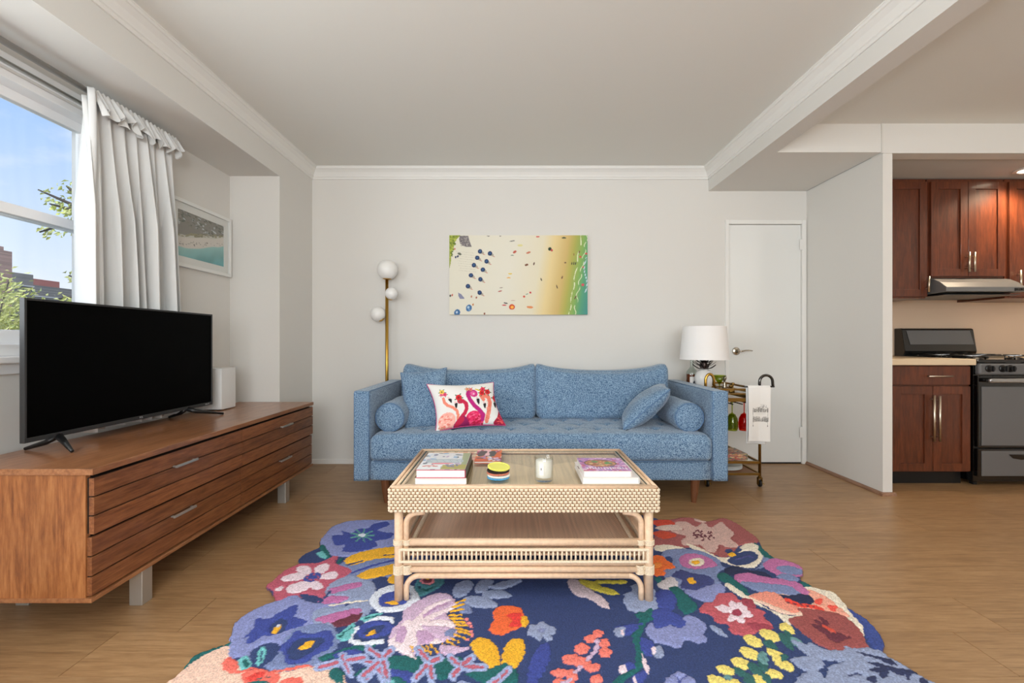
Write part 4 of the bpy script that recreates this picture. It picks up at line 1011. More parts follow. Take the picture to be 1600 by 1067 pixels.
# ================================================================== FLOOR LAMP
FX, FY = -1.038, 3.775
flp = thing('floor_lamp', 'slim brass floor lamp with three white glass globes behind the sofa', 'lamp', (FX, FY, 0))
MB().lathe([(0, 0), (.105, 0), (.107, .004), (.105, .016), (.02, .02), (0, .02)], (FX, FY, 0), 40).build('base', M_brass, flp, auto=True)
MB().tube([(FX, FY, .015), (FX, FY, 1.575)], .0130, 16).build('pole', M_brass, flp, smooth=True)
def globe(px, py, y, r, hold):
    c = at(px, py, y)
    pr = [(r*math.sin(a), -r*math.cos(a)) for a in np.linspace(0.001, PI-.001, 24)]
    g = MB().lathe(pr, tuple(c), 32).build('globe', M_globe, flp, smooth=True)
    d = (Vector(hold)-c).normalized(); q = Vector((0, 0, 1)).rotation_difference(d).to_matrix().to_4x4()
    MB().lathe([(0, r-.006), (r*.42, r-.0125), (r*.44, r-.003), (.012, r+.004), (0, r+.004)], tuple(c), 20, q).build('holder', M_brass, g, auto=True)
globe(605.5, 421, FY, .0815, (FX, FY, 1.5))
globe(611.5, 458, FY-.045, .050, (FX, FY, 1.235))
globe(590.5, 490, FY-.01, .062, (FX, FY, 1.16))
# ================================================================== BAR CART
BX0, BX1, BY0, BY1 = 1.405, 1.783, 3.275, 3.80
bcx = thing('bar_cart', 'antique brass bar cart on casters between the sofa and the door', 'cart', (1.594, 3.53, 0))
def P2(name, path, r, parent=bcx, m=M_abrass, seg=10, closed=False): return MB().tube(path, r, seg, closed=closed).build(name, m, parent, smooth=True)
for x in (BX0, BX1):
    for y in (BY0, BY1):
        P2('post', [(x, y, .062), (x, y, .705)], .0098)
def bar(name, x0, x1, y0, y1, z0, z1, parent=bcx, m=M_abrass): return box(name, m, x0, x1, y0, y1, z0, z1, parent, bevel=.0012)
for z, h in ((.700, .014), (.668, .010), (.625, .026), (.176, .017), (.092, .017)):
    mb = MB(); t_ = .008
    mb.box(BX0, BX1, BY0-t_, BY0+t_, z-h/2, z+h/2).box(BX0, BX1, BY1-t_, BY1+t_, z-h/2, z+h/2).box(BX0-t_, BX0+t_, BY0, BY1, z-h/2, z+h/2).box(BX1-t_, BX1+t_, BY0, BY1, z-h/2, z+h/2)
    mb.build('tray_rail', M_abrass, bcx, bevel=.001)
M_mirror = mat('smoked_mirror', (120, 104, 80), .12, metal=.8)
box('tray', M_mirror, BX0+.008, BX1-.008, BY0+.008, BY1-.008, .662, .667, bcx)
box('tray', M_tglass, BX0+.008, BX1-.008, BY0+.008, BY1-.008, .176, .180, bcx)
box('tray', mat('tray_wood', (150, 104, 70), .5), BX0+.008, BX1-.008, BY0+.008, BY1-.008, .086, .092, bcx)
P2('handle', [(BX1-.002, BY0, .70), (BX1-.001, BY0, .745)]+[(BX1+.046-.047*math.cos(a), BY0, .755+.047*math.sin(a)) for a in np.linspace(0, PI, 14)]+[(BX1+.094, BY0, .735), (BX1+.096, BY0, .722)], .0098, m=M_chrome)  # dark reflection on this handle is put into its metal colour
P2('handle', [(BX0-.012, BY0, .70), (BX0-.012, BY0, .75)]+[(BX0+.018-.030*math.cos(a), BY0, .762+.048*math.sin(a)) for a in np.linspace(0, PI, 14)]+[(BX0+.05, BY0+.01, .735), (BX0+.075, BY0+.03, .712)], .0098, m=M_brass)
P2('towel_bar', [(1.66, BY0-.018, .722), (BX1+.094, BY0-.018, .722)], .006, m=M_chrome)
for x in (1.46, 1.53, 1.60, 1.67, 1.74): P2('glass_rack', [(x, BY0+.02, .590), (x, BY1-.02, .590)], .004, m=M_chrome)
for x in (1.46, 1.60, 1.74): P2('rack_hanger', [(x, BY0+.05, .590), (x, BY0+.05, .613)], .004, m=M_chrome); 
for x, y in ((BX0, BY0), (BX1, BY0), (BX0, BY1), (BX1, BY1)):
    c = thing_ = MB().lathe([(0, 0), (.012, 0), (.014, .008), (.008, .014), (0, .014)], (x, y, .066), 14).build('caster', M_abrass, bcx, auto=True)
    T = Matrix.Rotation(PI/2, 4, 'Y'); xx = x-.0
    MB().lathe([(0, -.009), (.020, -.009), (.024, -.005), (.024, .005), (.020, .009), (0, .009)], (xx, y, .0245), 22, T).build('wheel', M_blackpl, c, auto=True)
    MB().box(xx-.016, xx-.012, y-.010, y+.010, .016, .066).box(xx+.012, xx+.016, y-.010, y+.010, .016, .066).box(xx-.016, xx+.016, y-.01, y+.01, .058, .068).tube([(xx+.014, y-.004, .03), (xx+.026, y-.016, .022)], .003, 6).build('fork', M_abrass, c)
# towel with a skyline sketch
tw = thing('tea_towel', 'white tea towel with a grey skyline drawing hanging from the bar cart handle', 'towel', (1.77, BY0-.03, .5))
tx0, tx1 = 1.684, 1.842
def towel(u, v, w0=tx0, w1=tx1, y=BY0-.030, zt=.730, zb=.335):
    x = w0+(w1-w0)*u+.003*math.sin(v*3+u*2); a = 0
    yy = y-.0035*math.sin(u*PI*2+v*2)*v-.002*math.sin(u*9); z = zt-(zt-zb)*v-.004*(u)*v
    if v < .03: yy = y+.010*(1-v/.03)
    return (x, yy, z)
nu, nv = 110, 240
o = MB().grid(towel, nu, nv).build('cloth', M_cloth_p, tw, smooth=True)
U = np.tile(np.linspace(0, 1, nu+1), nv+1); V = np.repeat(np.linspace(0, 1, nv+1), nu+1)
Xt, Yt = 218+U*218, 70+V*480
sk = []; G_ = (112, 110, 106)
rr3 = random.Random(5)
def skyrow(yb, x0, x1, hmax, n):
    x = x0
    while x < x1:
        w_ = rr3.uniform(5, 12); h = hmax*rr3.uniform(.4, 1)
        sk.append(('p', (150, 148, 144), [(x, yb), (x, yb-h), (x+w_*.5, yb-h-rr3.uniform(0, 12)), (x+w_, yb-h), (x+w_, yb)], False)) if rr3.random() < .6 else sk.append(('l', G_, [(x, yb), (x, yb-h), (x+w_, yb-h), (x+w_, yb)], 2.2))
        for q in range(5): sk.append(('l', (206, 204, 200) if q % 2 else G_, [(x+1, yb-h*rr3.random()), (x+w_-1, yb-h*rr3.random())], 1.6))
        x += w_*.9
skyrow(300, 260, 408, 42, 0); skyrow(380, 264, 408, 50, 0)
sk += [('l', G_, [(258, 280), (262, 415)], 3), ('l', G_, [(410, 262), (410, 415)], 3), ('e', (228, 226, 222), 334, 312, 60, 9, 0), ('l', (150, 148, 144), [(262, 384), (300, 376), (334, 374), (370, 376), (410, 384)], 3), ('e', G_, 262, 416, 4, 7, 0), ('e', G_, 410, 416, 4, 7, 0)]
for i in range(14): x = rr3.uniform(330, 405); sk.append(('l', G_, [(x, 262), (x+rr3.uniform(-12, 12), 262-rr3.uniform(10, 40))], 2))
C_, _i = paint(Xt, Yt, (236, 234, 230), sk); set_colors(o, C_)
MB().grid(lambda u, v: towel(u, v, tx0-.008, tx1-.018, BY0-.012, .731, .312), 10, 40).build('back_fold', M_curtain, tw, smooth=True, solid=.001)

# glasses hanging upside down
def hang(name, label, x, y, c):
    t = thing(name, label, 'glass', (x, y, .40), 'coloured wine glasses hanging under the bar cart')
    m = thin_glass('glass_'+c[0], c[1], .06)
    MB().lathe([(0, .600), (.034, .600), (.035, .597), (.010, .592), (.004, .585), (.0035, .515), (.006, .508), (.022, .498), (.036, .470), (.041, .435), (.040, .400), (.036, .378), (.0345, .378), (.038, .400), (.039, .435), (.034, .468), (.020, .494), (0, .502)], (x, y, 0), 32).build('bowl_and_stem', m, t, smooth=True)
hang('wine_glass', 'green wine glass hanging upside down under the cart top', 1.655, 3.42, ('green', (206, 216, 128)))
hang('wine_glass', 'red wine glass hanging upside down beside the green one, half behind the towel', 1.745, 3.42, ('red', (240, 120, 100)))
# things on the cart
gt_ = thing('gift_box', 'low box in multicoloured patterned paper on the lower cart shelf', 'box', (1.57, 3.42, .180))
nu = 100
bs = []
for i in range(260): bs.append(('e', rr3.choice([(190, 60, 60), (60, 110, 80), (220, 190, 150), (180, 120, 100), (70, 90, 110), (206, 150, 80)]), rr3.random(), rr3.random(), .03, .06, rr3.uniform(0, 180)))
box('box_body', mat('box_cream', (196, 170, 140), .7), 1.43, 1.712, 3.305, 3.50, .1815, .228, gt_)
picture('printed_front', M_print, (1.43, 3.3045, .182), (.282, 0, 0), (0, 0, .046), 90, 16, UV, (150, 120, 100), bs, gt_)
picture('printed_lid', M_print, (1.43, 3.305, .2285), (.282, 0, 0), (0, .195, 0), 90, 60, UV, (170, 130, 110), bs, gt_)
z = .0925
for k in range(4):
    t = thing('plate', ['bottom plate of the white stack on the cart base', 'second plate from the bottom of the cart base stack', 'third plate from the bottom of the cart base stack', 'top plate of the white stack on the cart base'][k], 'plate', (1.60, 3.44, z), 'white plates stacked on the cart base')
    MB().lathe([(0, 0), (.07, 0), (.075, .002), (.125, .013), (.127, .015), (.123, .0155), (.072, .005), (0, .004)], (1.60, 3.44, z), 36).build('dish', M_white, t, smooth=True); z += .0068
bt = thing('liquor_bottle', 'glass bottle of amber liquor with a white label on the bar cart', 'bottle', (1.42, 3.62, .667))
bc_ = (1.432, 3.62, .6675)
MB().lathe([(0, 0), (.040, 0), (.044, .005), (.044, .125), (.040, .142), (.018, .168), (.0145, .178), (.0135, .235), (.0155, .237), (.0155, .243), (.0, .243)], bc_, 28).build('bottle_glass', thin_glass('bottle_glass', (232, 238, 234), .06), bt, auto=True)
MB().lathe([(0, .002), (.0415, .003), (.0415, .118), (0, .118)], bc_, 28).build('liquor', mat('amber_liquor', (150, 72, 24), .1, trans=.5), bt, auto=True)
MB().grid(lambda u, v: (bc_[0]+.0445*math.cos(-PI/2-.75+u*1.6), bc_[1]+.0445*math.sin(-PI/2-.75+u*1.6), bc_[2]+.01+.09*v), 12, 2).build('paper_label', mat('bottle_label', (232, 228, 224), .7), bt)
MB().grid(lambda u, v: (bc_[0]+.0448*math.cos(-PI/2-.35+u*.8), bc_[1]+.0448*math.sin(-PI/2-.35+u*.8), bc_[2]+.03+.04*math.sin(u*PI)*(.5+.5*v)), 12, 2).build('label_print', mat('label_print', (70, 76, 90), .7), bt)
mg = thing('martini_glass', 'green martini glass on the bar cart behind the brass handle', 'glass', (1.60, 3.50, .667))
MB().lathe([(0, 0), (.032, 0), (.033, .002), (.006, .006), (.0035, .012), (.0035, .045), (.008, .052), (.050, .118), (.0485, .118), (.007, .055), (0, .053)], (1.595, 3.50, .6675), 32).build('bowl_and_stem', thin_glass('glass_olive', (214, 224, 120), .06), mg, smooth=True)
for k, (x, y, h, r, nm, lb) in enumerate(((1.66, 3.42, .07, .013, 'jigger', 'small brass jigger on the front of the cart top'), (1.69, 3.62, .105, .018, 'bottle_stopper', 'decorative metal bottle stopper on the cart top, nearest the door'), (1.63, 3.39, .055, .016, 'small_bowl', 'tiny metal bowl on the cart top beside the jigger'))):
    t = thing(nm, lb, 'barware', (x, y, .667))
    MB().lathe([(0, 0), (r, 0), (r*.9, h*.15), (r*.35, h*.45), (r*.4, h*.6), (r, h*.8), (r*.9, h*.95), (0, h)], (x, y, .6675), 18).build('body', M_abrass if k != 1 else M_nickel, t, smooth=True)

# table lamp
LX, LY = 1.472, 3.485
lp = thing('table_lamp', 'pineapple lamp with white shade standing on the bar cart', 'lamp', (LX, LY, .667))
MB().lathe([(0, 0), (.045, 0), (.048, .006), (.052, .03), (.064, .06), (.070, .09), (.066, .12), (.052, .148), (.030, .164), (.012, .168), (0, .168)], (LX, LY, .6675), 36).build('ceramic_body', mat('lamp_ceramic', (236, 234, 230), .25), lp, smooth=True)
M_bronze = mat('dark_bronze', (70, 58, 54), .32, metal=.7)
mb = MB(); mb.lathe([(.012, .83), (.022, .84), (.024, .87), (.016, .90), (.008, .915), (.006, 1.10)], (LX, LY, 0), 14)
for tier, (z, L, n_l) in enumerate(((.842, .074, 8), (.866, .070, 7), (.890, .066, 7))):
    for k in range(n_l):
        a = 2*PI*k/n_l+tier*.35; d = Vector((math.cos(a), math.sin(a), 0)); s_ = Vector((-math.sin(a), math.cos(a), 0))
        pts = []
        for i in range(7):
            t_ = i/6; wd = .010*math.sin(PI*(.18+.82*t_)**.9)+.0004
            c_ = Vector((LX, LY, z))+d*(.014+L*t_)+Vector((0, 0, -.002+.030*t_*t_-.004*math.sin(t_*PI)))
            pts += [c_-s_*wd, c_+Vector((0, 0, -.004)), c_+s_*wd]
        mb.add(pts, [(i*3+j, i*3+j+1, (i+1)*3+j+1, (i+1)*3+j) for i in range(6) for j in range(2)])
mb.build('leaf_crown', M_bronze, lp, smooth=True)
MB().lathe([(.178, .908), (.156, 1.160), (.154, 1.160), (.176, .908)], (LX, LY, 0), 60).build('shade', mat('shade_linen', (236, 234, 232), .9, bump=.1, bscale=500), lp, auto=True)
MB().tube([(LX, LY, 1.09), (LX, LY, 1.15)], .004, 8).tube([(LX-.153, LY, 1.145), (LX+.153, LY, 1.145)], .0018, 6).tube([(LX, LY-.153, 1.145), (LX, LY+.153, 1.145)], .0018, 6).build('shade_spider', M_abrass, lp)

# ================================================================== KITCHEN
def shaker(parent, x0, x1, z0, z1, y, rail=.058, hdl=None):
    mb = MB(); t = .02
    mb.box(x0, x0+rail, y, y+t, z0, z1).box(x1-rail, x1, y, y+t, z0, z1).box(x0+rail, x1-rail, y, y+t, z0, z0+rail).box(x0+rail, x1-rail, y, y+t, z1-rail, z1)
    d = mb.build('door', M_cherry, parent, bevel=.0015)
    box('panel', M_cherry, x0+rail-.002, x1-rail+.002, y+.010, y+t-.002, z0+rail-.002, z1-rail+.002, d)
    if hdl:
        x, a, b = hdl
        MB().tube([(x, y-.030, a), (x, y-.030, b)], .0078, 10).tube([(x, y, a+.03), (x, y-.030, a+.03)], .004, 8).tube([(x, y, b-.03), (x, y-.030, b-.03)], .004, 8).build('handle', M_ss2, d, smooth=True)
    return d
M_ss2 = mat('bar_pull_steel', (208, 196, 178), .3, metal=1)
WYF = 3.57   # wall cabinet door face
wc = [('narrow cherry wall cabinet left of the range hood', 2.66, 3.262, 1.385, [(2.70, 3.258)], [(3.244, 1.43, 1.55)]),
      ('double-door cherry wall cabinet above the range hood', 3.272, 3.876, 1.545, [(3.290, 3.578), (3.582, 3.872)], [(3.559, 1.588, 1.74), (3.601, 1.588, 1.74)]),
      ('cherry wall cabinet at the right edge right of the range hood', 3.886, 4.46, 1.385, [(3.905, 4.18), (4.184, 4.455)], [(3.960, 1.43, 1.60), (4.21, 1.43, 1.6)])]
for lb, x0, x1, zb, doors, hs in wc:
    t = thing('wall_cabinet', lb, 'cabinet', ((x0+x1)/2, 3.74, zb), 'cherry wall cabinets')
    box('body', M_cherry, x0, x1, WYF+.021, YK-.001, zb, ZD-.004, t, bevel=.001)
    for i, (a, b) in enumerate(doors):
        shaker(t, a, b, zb+.012, ZD-.03, WYF, hdl=hs[i])
# base cabinet
BYF = 3.285
t = thing('base_cabinet', 'cherry base cabinet with one drawer and two doors left of the range', 'cabinet', (3.0, 3.6, 0), 'cherry base cabinets')
box('body', M_cherry, XP1+.001, 3.318, BYF+.021, YK-.001, .10, .872, t)
box('toe_kick', M_blackpl, XP1+.001, 3.312, BYF+.075, BYF+.09, 0, .10, t)
mb = MB().box(2.748, 3.310, BYF, BYF+.02, .732, .866); dw = mb.build('drawer', M_cherry, t, bevel=.003)
MB().tube([(2.985, BYF-.028, .796), (3.155, BYF-.028, .796)], .006, 10).tube([(3.00, BYF, .796), (3.00, BYF-.028, .796)], .004, 8).tube([(3.14, BYF, .796), (3.14, BYF-.028, .796)], .004, 8).build('handle', M_ss2, dw, smooth=True)
shaker(t, 2.748, 3.038, .108, .722, BYF, hdl=(3.022, .33, .66)); shaker(t, 3.042, 3.310, .108, .722, BYF, hdl=(3.062, .33, .655))
tag(box('countertop', mat('laminate_cream', (222, 200, 168), .4, var=.04, bscale=200), XP1+.001, 3.328, BYF-.025, YK-.001, .875, .920, bevel=.004), 'cream laminate countertop on the cherry base cabinet', 'countertop')
t = thing('base_cabinet', 'cherry base cabinet at the far right beyond the range', 'cabinet', (4.3, 3.6, 0), 'cherry base cabinets')
box('body', M_cherry, 3.966, 4.69, BYF+.021, YB-.001, .10, .872, t); shaker(t, 3.972, 4.32, .108, .86, BYF, hdl=(4.30, .5, .8)); shaker(t, 4.324, 4.68, .108, .86, BYF, hdl=(4.34, .5, .8))
box('top', MATS['laminate_cream'], 3.962, 4.695, BYF-.025, YB-.001, .875, .920, t, bevel=.004)
# range
RX0_, RX1_, RYF = 3.334, 3.946, 3.27
rg = thing('range', 'black gas range with steel oven door and drawer beside the cabinet', 'stove', (3.64, 3.55, 0))
box('body', M_black, RX0_, RX1_, RYF+.02, YK-.02, .03, .895, rg, bevel=.004)
MB().box(RX0_+.04, RX0_+.07, RYF+.06, RYF+.09, 0, .03).box(RX1_-.07, RX1_-.04, RYF+.06, RYF+.09, 0, .03).build('foot', M_blackpl, rg)
box('cooktop', M_black, RX0_-.002, RX1_+.002, RYF-.012, YK-.10, .888, .915, rg, bevel=.008)
# control panel
box('control_panel', M_steelgrey, RX0_+.006, RX1_-.006, RYF-.020, RYF+.02, .806, .888, rg, bevel=.012)
T = Matrix.Rotation(PI/2, 4, 'X')
for x in (3.405, 3.502, 3.556, 3.72, 3.775, 3.87):
    k = MB().lathe([(0, 0), (.026, 0), (.026, .006), (.021, .010), (.019, .028), (0, .029)], (x, RYF-.020, .852), 22, T).build('knob', M_blackpl, rg, auto=True)
    MB().box(x-.004, x+.004, RYF-.056, RYF-.047, .832, .872).build('grip', M_blackpl, k, bevel=.001)
od = box('oven_door', M_black, RX0_+.002, RX1_-.002, RYF-.012, RYF+.02, .285, .800, rg, bevel=.006)
box('steel_face', M_steelgrey, RX0_+.026, RX1_-.026, RYF-.017, RYF-.010, .300, .722, od, bevel=.010)
hdl = MB().rbox(((RX0_+RX1_)/2, RYF-.050, .768), ((RX1_-RX0_)/2-.040, .012, .016), .011, (20, 6, 6)).box(RX0_+.06, RX0_+.08, RYF-.045, RYF-.01, .760, .776).box(RX1_-.08, RX1_-.06, RYF-.045, RYF-.01, .760, .776).build('door_handle', mat('oven_handle', (176, 176, 176), .3, metal=.9), od, smooth=True)
bd = box('drawer', M_black, RX0_+.002, RX1_-.002, RYF-.012, RYF+.02, .075, .275, rg, bevel=.006)
box('steel_face', M_steelgrey, RX0_+.026, RX1_-.026, RYF-.017, RYF-.010, .082, .262, bd, bevel=.010)
MB().prism([(-.09, 0), (.09, 0), (.06, -.028), (0, -.038), (-.06, -.028)], lambda p, q, t_: ((RX0_+RX1_)/2+p, t_, .238+q), RYF-.022, RYF-.016).build('pull_recess', M_black, bd)
# backguard: angular glossy console with a steel front
mb = MB(); bgp = [(YK-.10, .905), (YK-.115, .965), (YK-.085, 1.150), (YK-.07, 1.158), (YK-.005, 1.158), (YK-.005, .905)]
mb.prism(bgp, lambda p, q, t_: (t_, p, q), RX0_, RX1_)
bgd = mb.build('backguard', M_black, rg, bevel=.006)
def bgf(u, v):
    z = 1.020+v*.118; y = YK-.115+(.030)*(z-.965)/.185-.0015
    x0_, x1_ = RX0_+.050-.018*v, RX1_-.020-.018*v+.0
    return (x0_+(x1_-x0_)*u, y-.0012, z)
MB().grid(bgf, 2, 2).build('steel_face', M_steelgrey, bgd, solid=.002)
# burner grates
for gx in (3.49, 3.79):
    for gy in (3.43, 3.68):
        g = MB().lathe([(0, .915), (.05, .915), (.045, .922), (.03, .928), (0, .930)], (gx, gy, 0), 18).build('burner', M_blackpl, rg, auto=True)
        q = MB(); r_ = .115
        q.tube([(gx-r_, gy-r_*.9, .940), (gx+r_, gy-r_*.9, .940), (gx+r_, gy+r_*.9, .940), (gx-r_, gy+r_*.9, .940)], .005, 6, closed=True)
        for a in range(4):
            d = Vector((math.cos(a*PI/2), math.sin(a*PI/2), 0)); q.tube([Vector((gx, gy, .941))+d*.03, Vector((gx, gy, .941))+d*r_*(.9 if a % 2 else 1)], .0045, 6)
        for sx_ in (-1, 1):
            for sy_ in (-1, 1): q.tube([(gx+sx_*r_, gy+sy_*r_*.9, .94), (gx+sx_*r_, gy+sy_*r_*.9, .915)], .0045, 6)
        q.build('grate', M_chrome, g, smooth=True)
# hood
HX0, HX1 = 3.284, 3.884
hd = thing('range_hood', 'grey range hood with two black switches above the stove', 'range hood', (3.58, 3.65, 1.40))
hp = [(YK-.002, 1.405), (YK-.002, 1.543), (3.60, 1.543), (3.545, 1.530), (3.49, 1.500), (3.445, 1.462), (3.440, 1.458), (3.440, 1.425), (3.450, 1.421)]
M_hood = mat('hood_grey_steel', (124, 125, 126), .35, metal=.35)
MB().prism(hp, lambda p, q, t_: (t_, p, q), HX0, HX1).build('hood_shell', M_hood, hd, bevel=.003)
MB().box(HX0+.01, HX1-.01, 3.46, 3.87, 1.400, 1.4045).build('underside_lip', mat('hood_dark', (70, 72, 74), .35, metal=.7), hd)
for x in (3.815, 3.850):
    k = box('switch', M_black, x-.016, x+.016, 3.434, 3.4405, 1.428, 1.450, hd, bevel=.002)
    MB().tube([(x-.004, 3.434, 1.439), (x+.008, 3.424, 1.441)], .004, 8).build('toggle', M_black, k, smooth=True)
# downlight in the kitchen ceiling
dl = thing('ceiling_downlight', 'round recessed downlight in the kitchen ceiling', 'lamp', (3.86, 3.42, ZD))
MB().lathe([(.058, ZD-.001), (.082, ZD-.001), (.084, ZD-.006), (.06, ZD-.009), (.056, ZD-.004)], (3.86, 3.40, 0), 32).build('trim_ring', M_white, dl, auto=True)
MB().lathe([(0, ZD-.014), (.03, ZD-.013), (.054, ZD-.008), (.056, ZD-.001), (0, ZD-.001)], (3.86, 3.40, 0), 32).build('lens', emis('downlight_glow', (255, 238, 210), 9), dl)
d = bpy.data.lights.new('downlight_light', 'SPOT'); d.energy = 62; d.color = (1, .78, .54); d.spot_size = math.radians(150); d.spot_blend = .8; d.shadow_soft_size = .06
lo = bpy.data.objects.new('downlight_light', d); COL.objects.link(lo); lo.location = (3.86, 3.40, ZD-.03)

# ================================================================== RUG
A = lambda x, y: (x/3.719+250, y/3.719+780)
B = lambda x, y: (x/3.556+600, y/3.556+880)
Cc = lambda x, y: (x/3.333+1000, y/3.333+780)
D = lambda x, y: (x/3.996+600, y/3.996+800)
def q(fn, *p): return [fn(*a) for a in p]
def plan(px, py):
    v = on(px, py, .012); return (v.x, v.y)
outline = q(A, (20, 1067), (130, 975), (190, 905), (280, 870), (395, 830), (398, 800), (415, 765), (425, 720), (500, 660), (600, 610), (662, 590), (660, 560), (632, 525), (612, 500), (650, 470), (720, 410), (800, 372), (800, 345), (840, 310), (925, 272), (925, 240), (960, 195), (1000, 155), (1090, 125), (1200, 116), (1330, 118)) + [(625, 808), (660, 800), (720, 806), (790, 800), (850, 806), (910, 799), (970, 806), (1010, 803)] + q(Cc, (100, 100), (180, 100), (210, 92), (280, 95), (350, 112), (430, 95), (500, 120), (560, 160), (620, 205), (640, 250), (700, 300), (760, 315), (840, 345), (852, 380), (838, 410), (920, 460), (1010, 480), (1060, 530), (1100, 570), (1180, 620), (1240, 680), (1275, 740), (1280, 800), (1380, 860), (1480, 920), (1555, 957))
OUT = [plan(*p) for p in outline]+[(1.42, 1.20), (1.36, 1.02), (1.10, .90), (.80, .92), (.5, .84), (.1, .90), (-.3, .83), (-.7, .92), (-1.05, .98), (-1.22, 1.12), (-1.20, 1.30)]
OUT = smooth_poly(OUT, 3)
x0, y0 = OUT.min(0)-.01; x1, y1 = OUT.max(0)+.01; cs = .0044
nx, ny = int((x1-x0)/cs), int((y1-y0)/cs)
gx = x0+np.arange(nx+1)*cs; gy = y0+np.arange(ny+1)*cs
GX, GY = np.meshgrid(gx, gy); GXf, GYf = GX.ravel(), GY.ravel()
def wob(X, Y, f, a): return a*(np.sin(X*f+3*np.sin(Y*f*.7))+np.sin(Y*f*1.3+2*np.sin(X*f*.9+1))), a*(np.sin(Y*f+3*np.sin(X*f*.8+2))+np.sin(X*f*1.2+2*np.sin(Y*f*.9)))
wx, wy = wob(GXf, GYf, 140, .0016)
ins_ = inside(GXf+wx*.6, GYf+wy*.6, OUT)
WX, WY = GXf+wx, GYf+wy
S_ = F/WY; PX, PY = 800+WX*S_, 533+(H-.012)*S_
NAVY = (50, 66, 112); DNAVY = (36, 44, 78); LAV = (138, 146, 196); SLAV = (122, 136, 178); BLU = (62, 76, 152); YEL = (238, 178, 46); ROS = (190, 92, 112); PWH = (236, 216, 226); TEA = (28, 98, 98); AQU = (112, 188, 190); PEA = (240, 202, 182); COR = (240, 112, 98); ORG = (240, 108, 58); MAU = (188, 112, 162); DUS = (160, 90, 90); MAR = (104, 48, 62); CRE = (232, 222, 204); PYE = (238, 218, 122); SLA = (146, 158, 190); WHI = (222, 228, 240); LIL = (206, 178, 206)
R_ = []
def p(col, fn, *pts): R_.append(('p', col, q(fn, *pts)))
def l(col, fn, w_, *pts): R_.append(('l', col, q(fn, *pts), w_))
def e_(col, fn, cx, cy, rx, ry, ang=0):
    c = fn(cx, cy); k = fn(1, 0)[0]-fn(0, 0)[0]; R_.append(('e', col, c[0], c[1], rx*k, ry*k, ang))
# ---- left: from zoom A
p(LAV, A, (925, 272), (925, 235), (960, 190), (1000, 150), (1090, 118), (1200, 110), (1380, 110), (1420, 200), (1400, 290), (1250, 320), (1050, 330), (960, 310))
p(BLU, A, (1000, 210), (1060, 205), (1055, 180), (1110, 195), (1150, 170), (1210, 165), (1240, 140), (1320, 128), (1330, 148), (1265, 175), (1310, 190), (1360, 195), (1330, 225), (1250, 240), (1260, 270), (1160, 300), (1060, 300), (1075, 260), (1020, 265))
for a in range(9): l((96, 160, 150), A, 2.3, (1175, 208), (1175+70*math.cos(a*.7), 208+38*math.sin(a*.7)))
p(WHI, A, (1150, 205), (1175, 195), (1195, 208), (1170, 216))
p(NAVY, A, (800, 345), (845, 300), (925, 270), (960, 290), (990, 330), (930, 360), (820, 380))
p(TEA, A, (920, 268), (955, 268), (990, 330), (960, 330)); p(AQU, A, (910, 310), (945, 300), (970, 335), (940, 340))
p(SLAV, A, (1000, 420), (1080, 350), (1200, 310), (1380, 270), (1420, 400), (1350, 470), (1260, 480), (1100, 460))
p(TEA, A, (1010, 385), (1050, 335), (1060, 345), (1030, 380))
p(YEL, A, (1070, 350), (1130, 315), (1250, 285), (1400, 275), (1400, 330), (1250, 345), (1120, 380), (1085, 375))
l(NAVY, A, 2, (1085, 378), (1180, 352)); l(NAVY, A, 1.6, (1300, 322), (1400, 312)); l(BLU, A, 2.5, (1110, 425), (1240, 380), (1400, 340))
p(YEL, A, (1145, 440), (1200, 410), (1300, 385), (1400, 365), (1400, 420), (1300, 440), (1190, 465), (1150, 460))
p(NAVY, A, (1230, 470), (1280, 445), (1340, 455), (1400, 480), (1380, 560), (1250, 560), (1250, 520)); p(YEL, A, (1320, 460), (1365, 435), (1380, 480), (1340, 485))
p(ROS, A, (612, 500), (650, 462), (720, 405), (800, 372), (920, 365), (1000, 330), (1035, 330), (1020, 370), (1090, 395), (1110, 420), (1040, 470), (990, 500), (1000, 560), (940, 570), (860, 570), (760, 560), (680, 590), (655, 585), (660, 560), (655, 525))
for pts in (((850, 450), (790, 470), (720, 475), (705, 455), (760, 430), (830, 425)), ((840, 430), (790, 410), (810, 385), (860, 385), (880, 410), (870, 440)), ((900, 420), (905, 390), (960, 370), (985, 385), (960, 420), (920, 430)), ((930, 440), (1000, 415), (1035, 435), (1010, 460), (940, 462)), ((880, 470), (930, 480), (945, 510), (900, 525), (870, 505)), ((840, 470), (870, 480), (860, 520), (780, 545), (735, 535), (745, 500))): p(PWH, A, *pts)
p(PWH, A, (668, 520), (700, 503), (722, 510), (700, 528), (675, 533)); e_(BLU, A, 885, 450, 52, 24, -15)
for a in range(10): e_(ROS, A, 885+35*math.cos(a), 450+16*math.sin(a), 6, 5)
p(SLA, A, (1000, 480), (1100, 440), (1180, 460), (1240, 480), (1255, 530), (1240, 600), (1100, 600), (1000, 580), (960, 540))
p(MAU, A, (980, 520), (1060, 495), (1150, 480), (1175, 488), (1160, 505), (1060, 530), (1000, 545)); p(MAU, A, (920, 590), (960, 560), (1060, 560), (1100, 570), (1030, 600), (960, 605))
p(NAVY, A, (810, 548), (870, 550), (940, 570), (920, 585), (860, 585)); l(NAVY, A, 3, (930, 595), (990, 530))
p(LAV, A, (415, 765), (425, 720), (500, 660), (600, 605), (700, 580), (780, 555), (860, 590), (960, 605), (1050, 600), (1100, 640), (1000, 720), (860, 740), (820, 850), (700, 900), (600, 940), (560, 960), (480, 915), (400, 915), (395, 830))
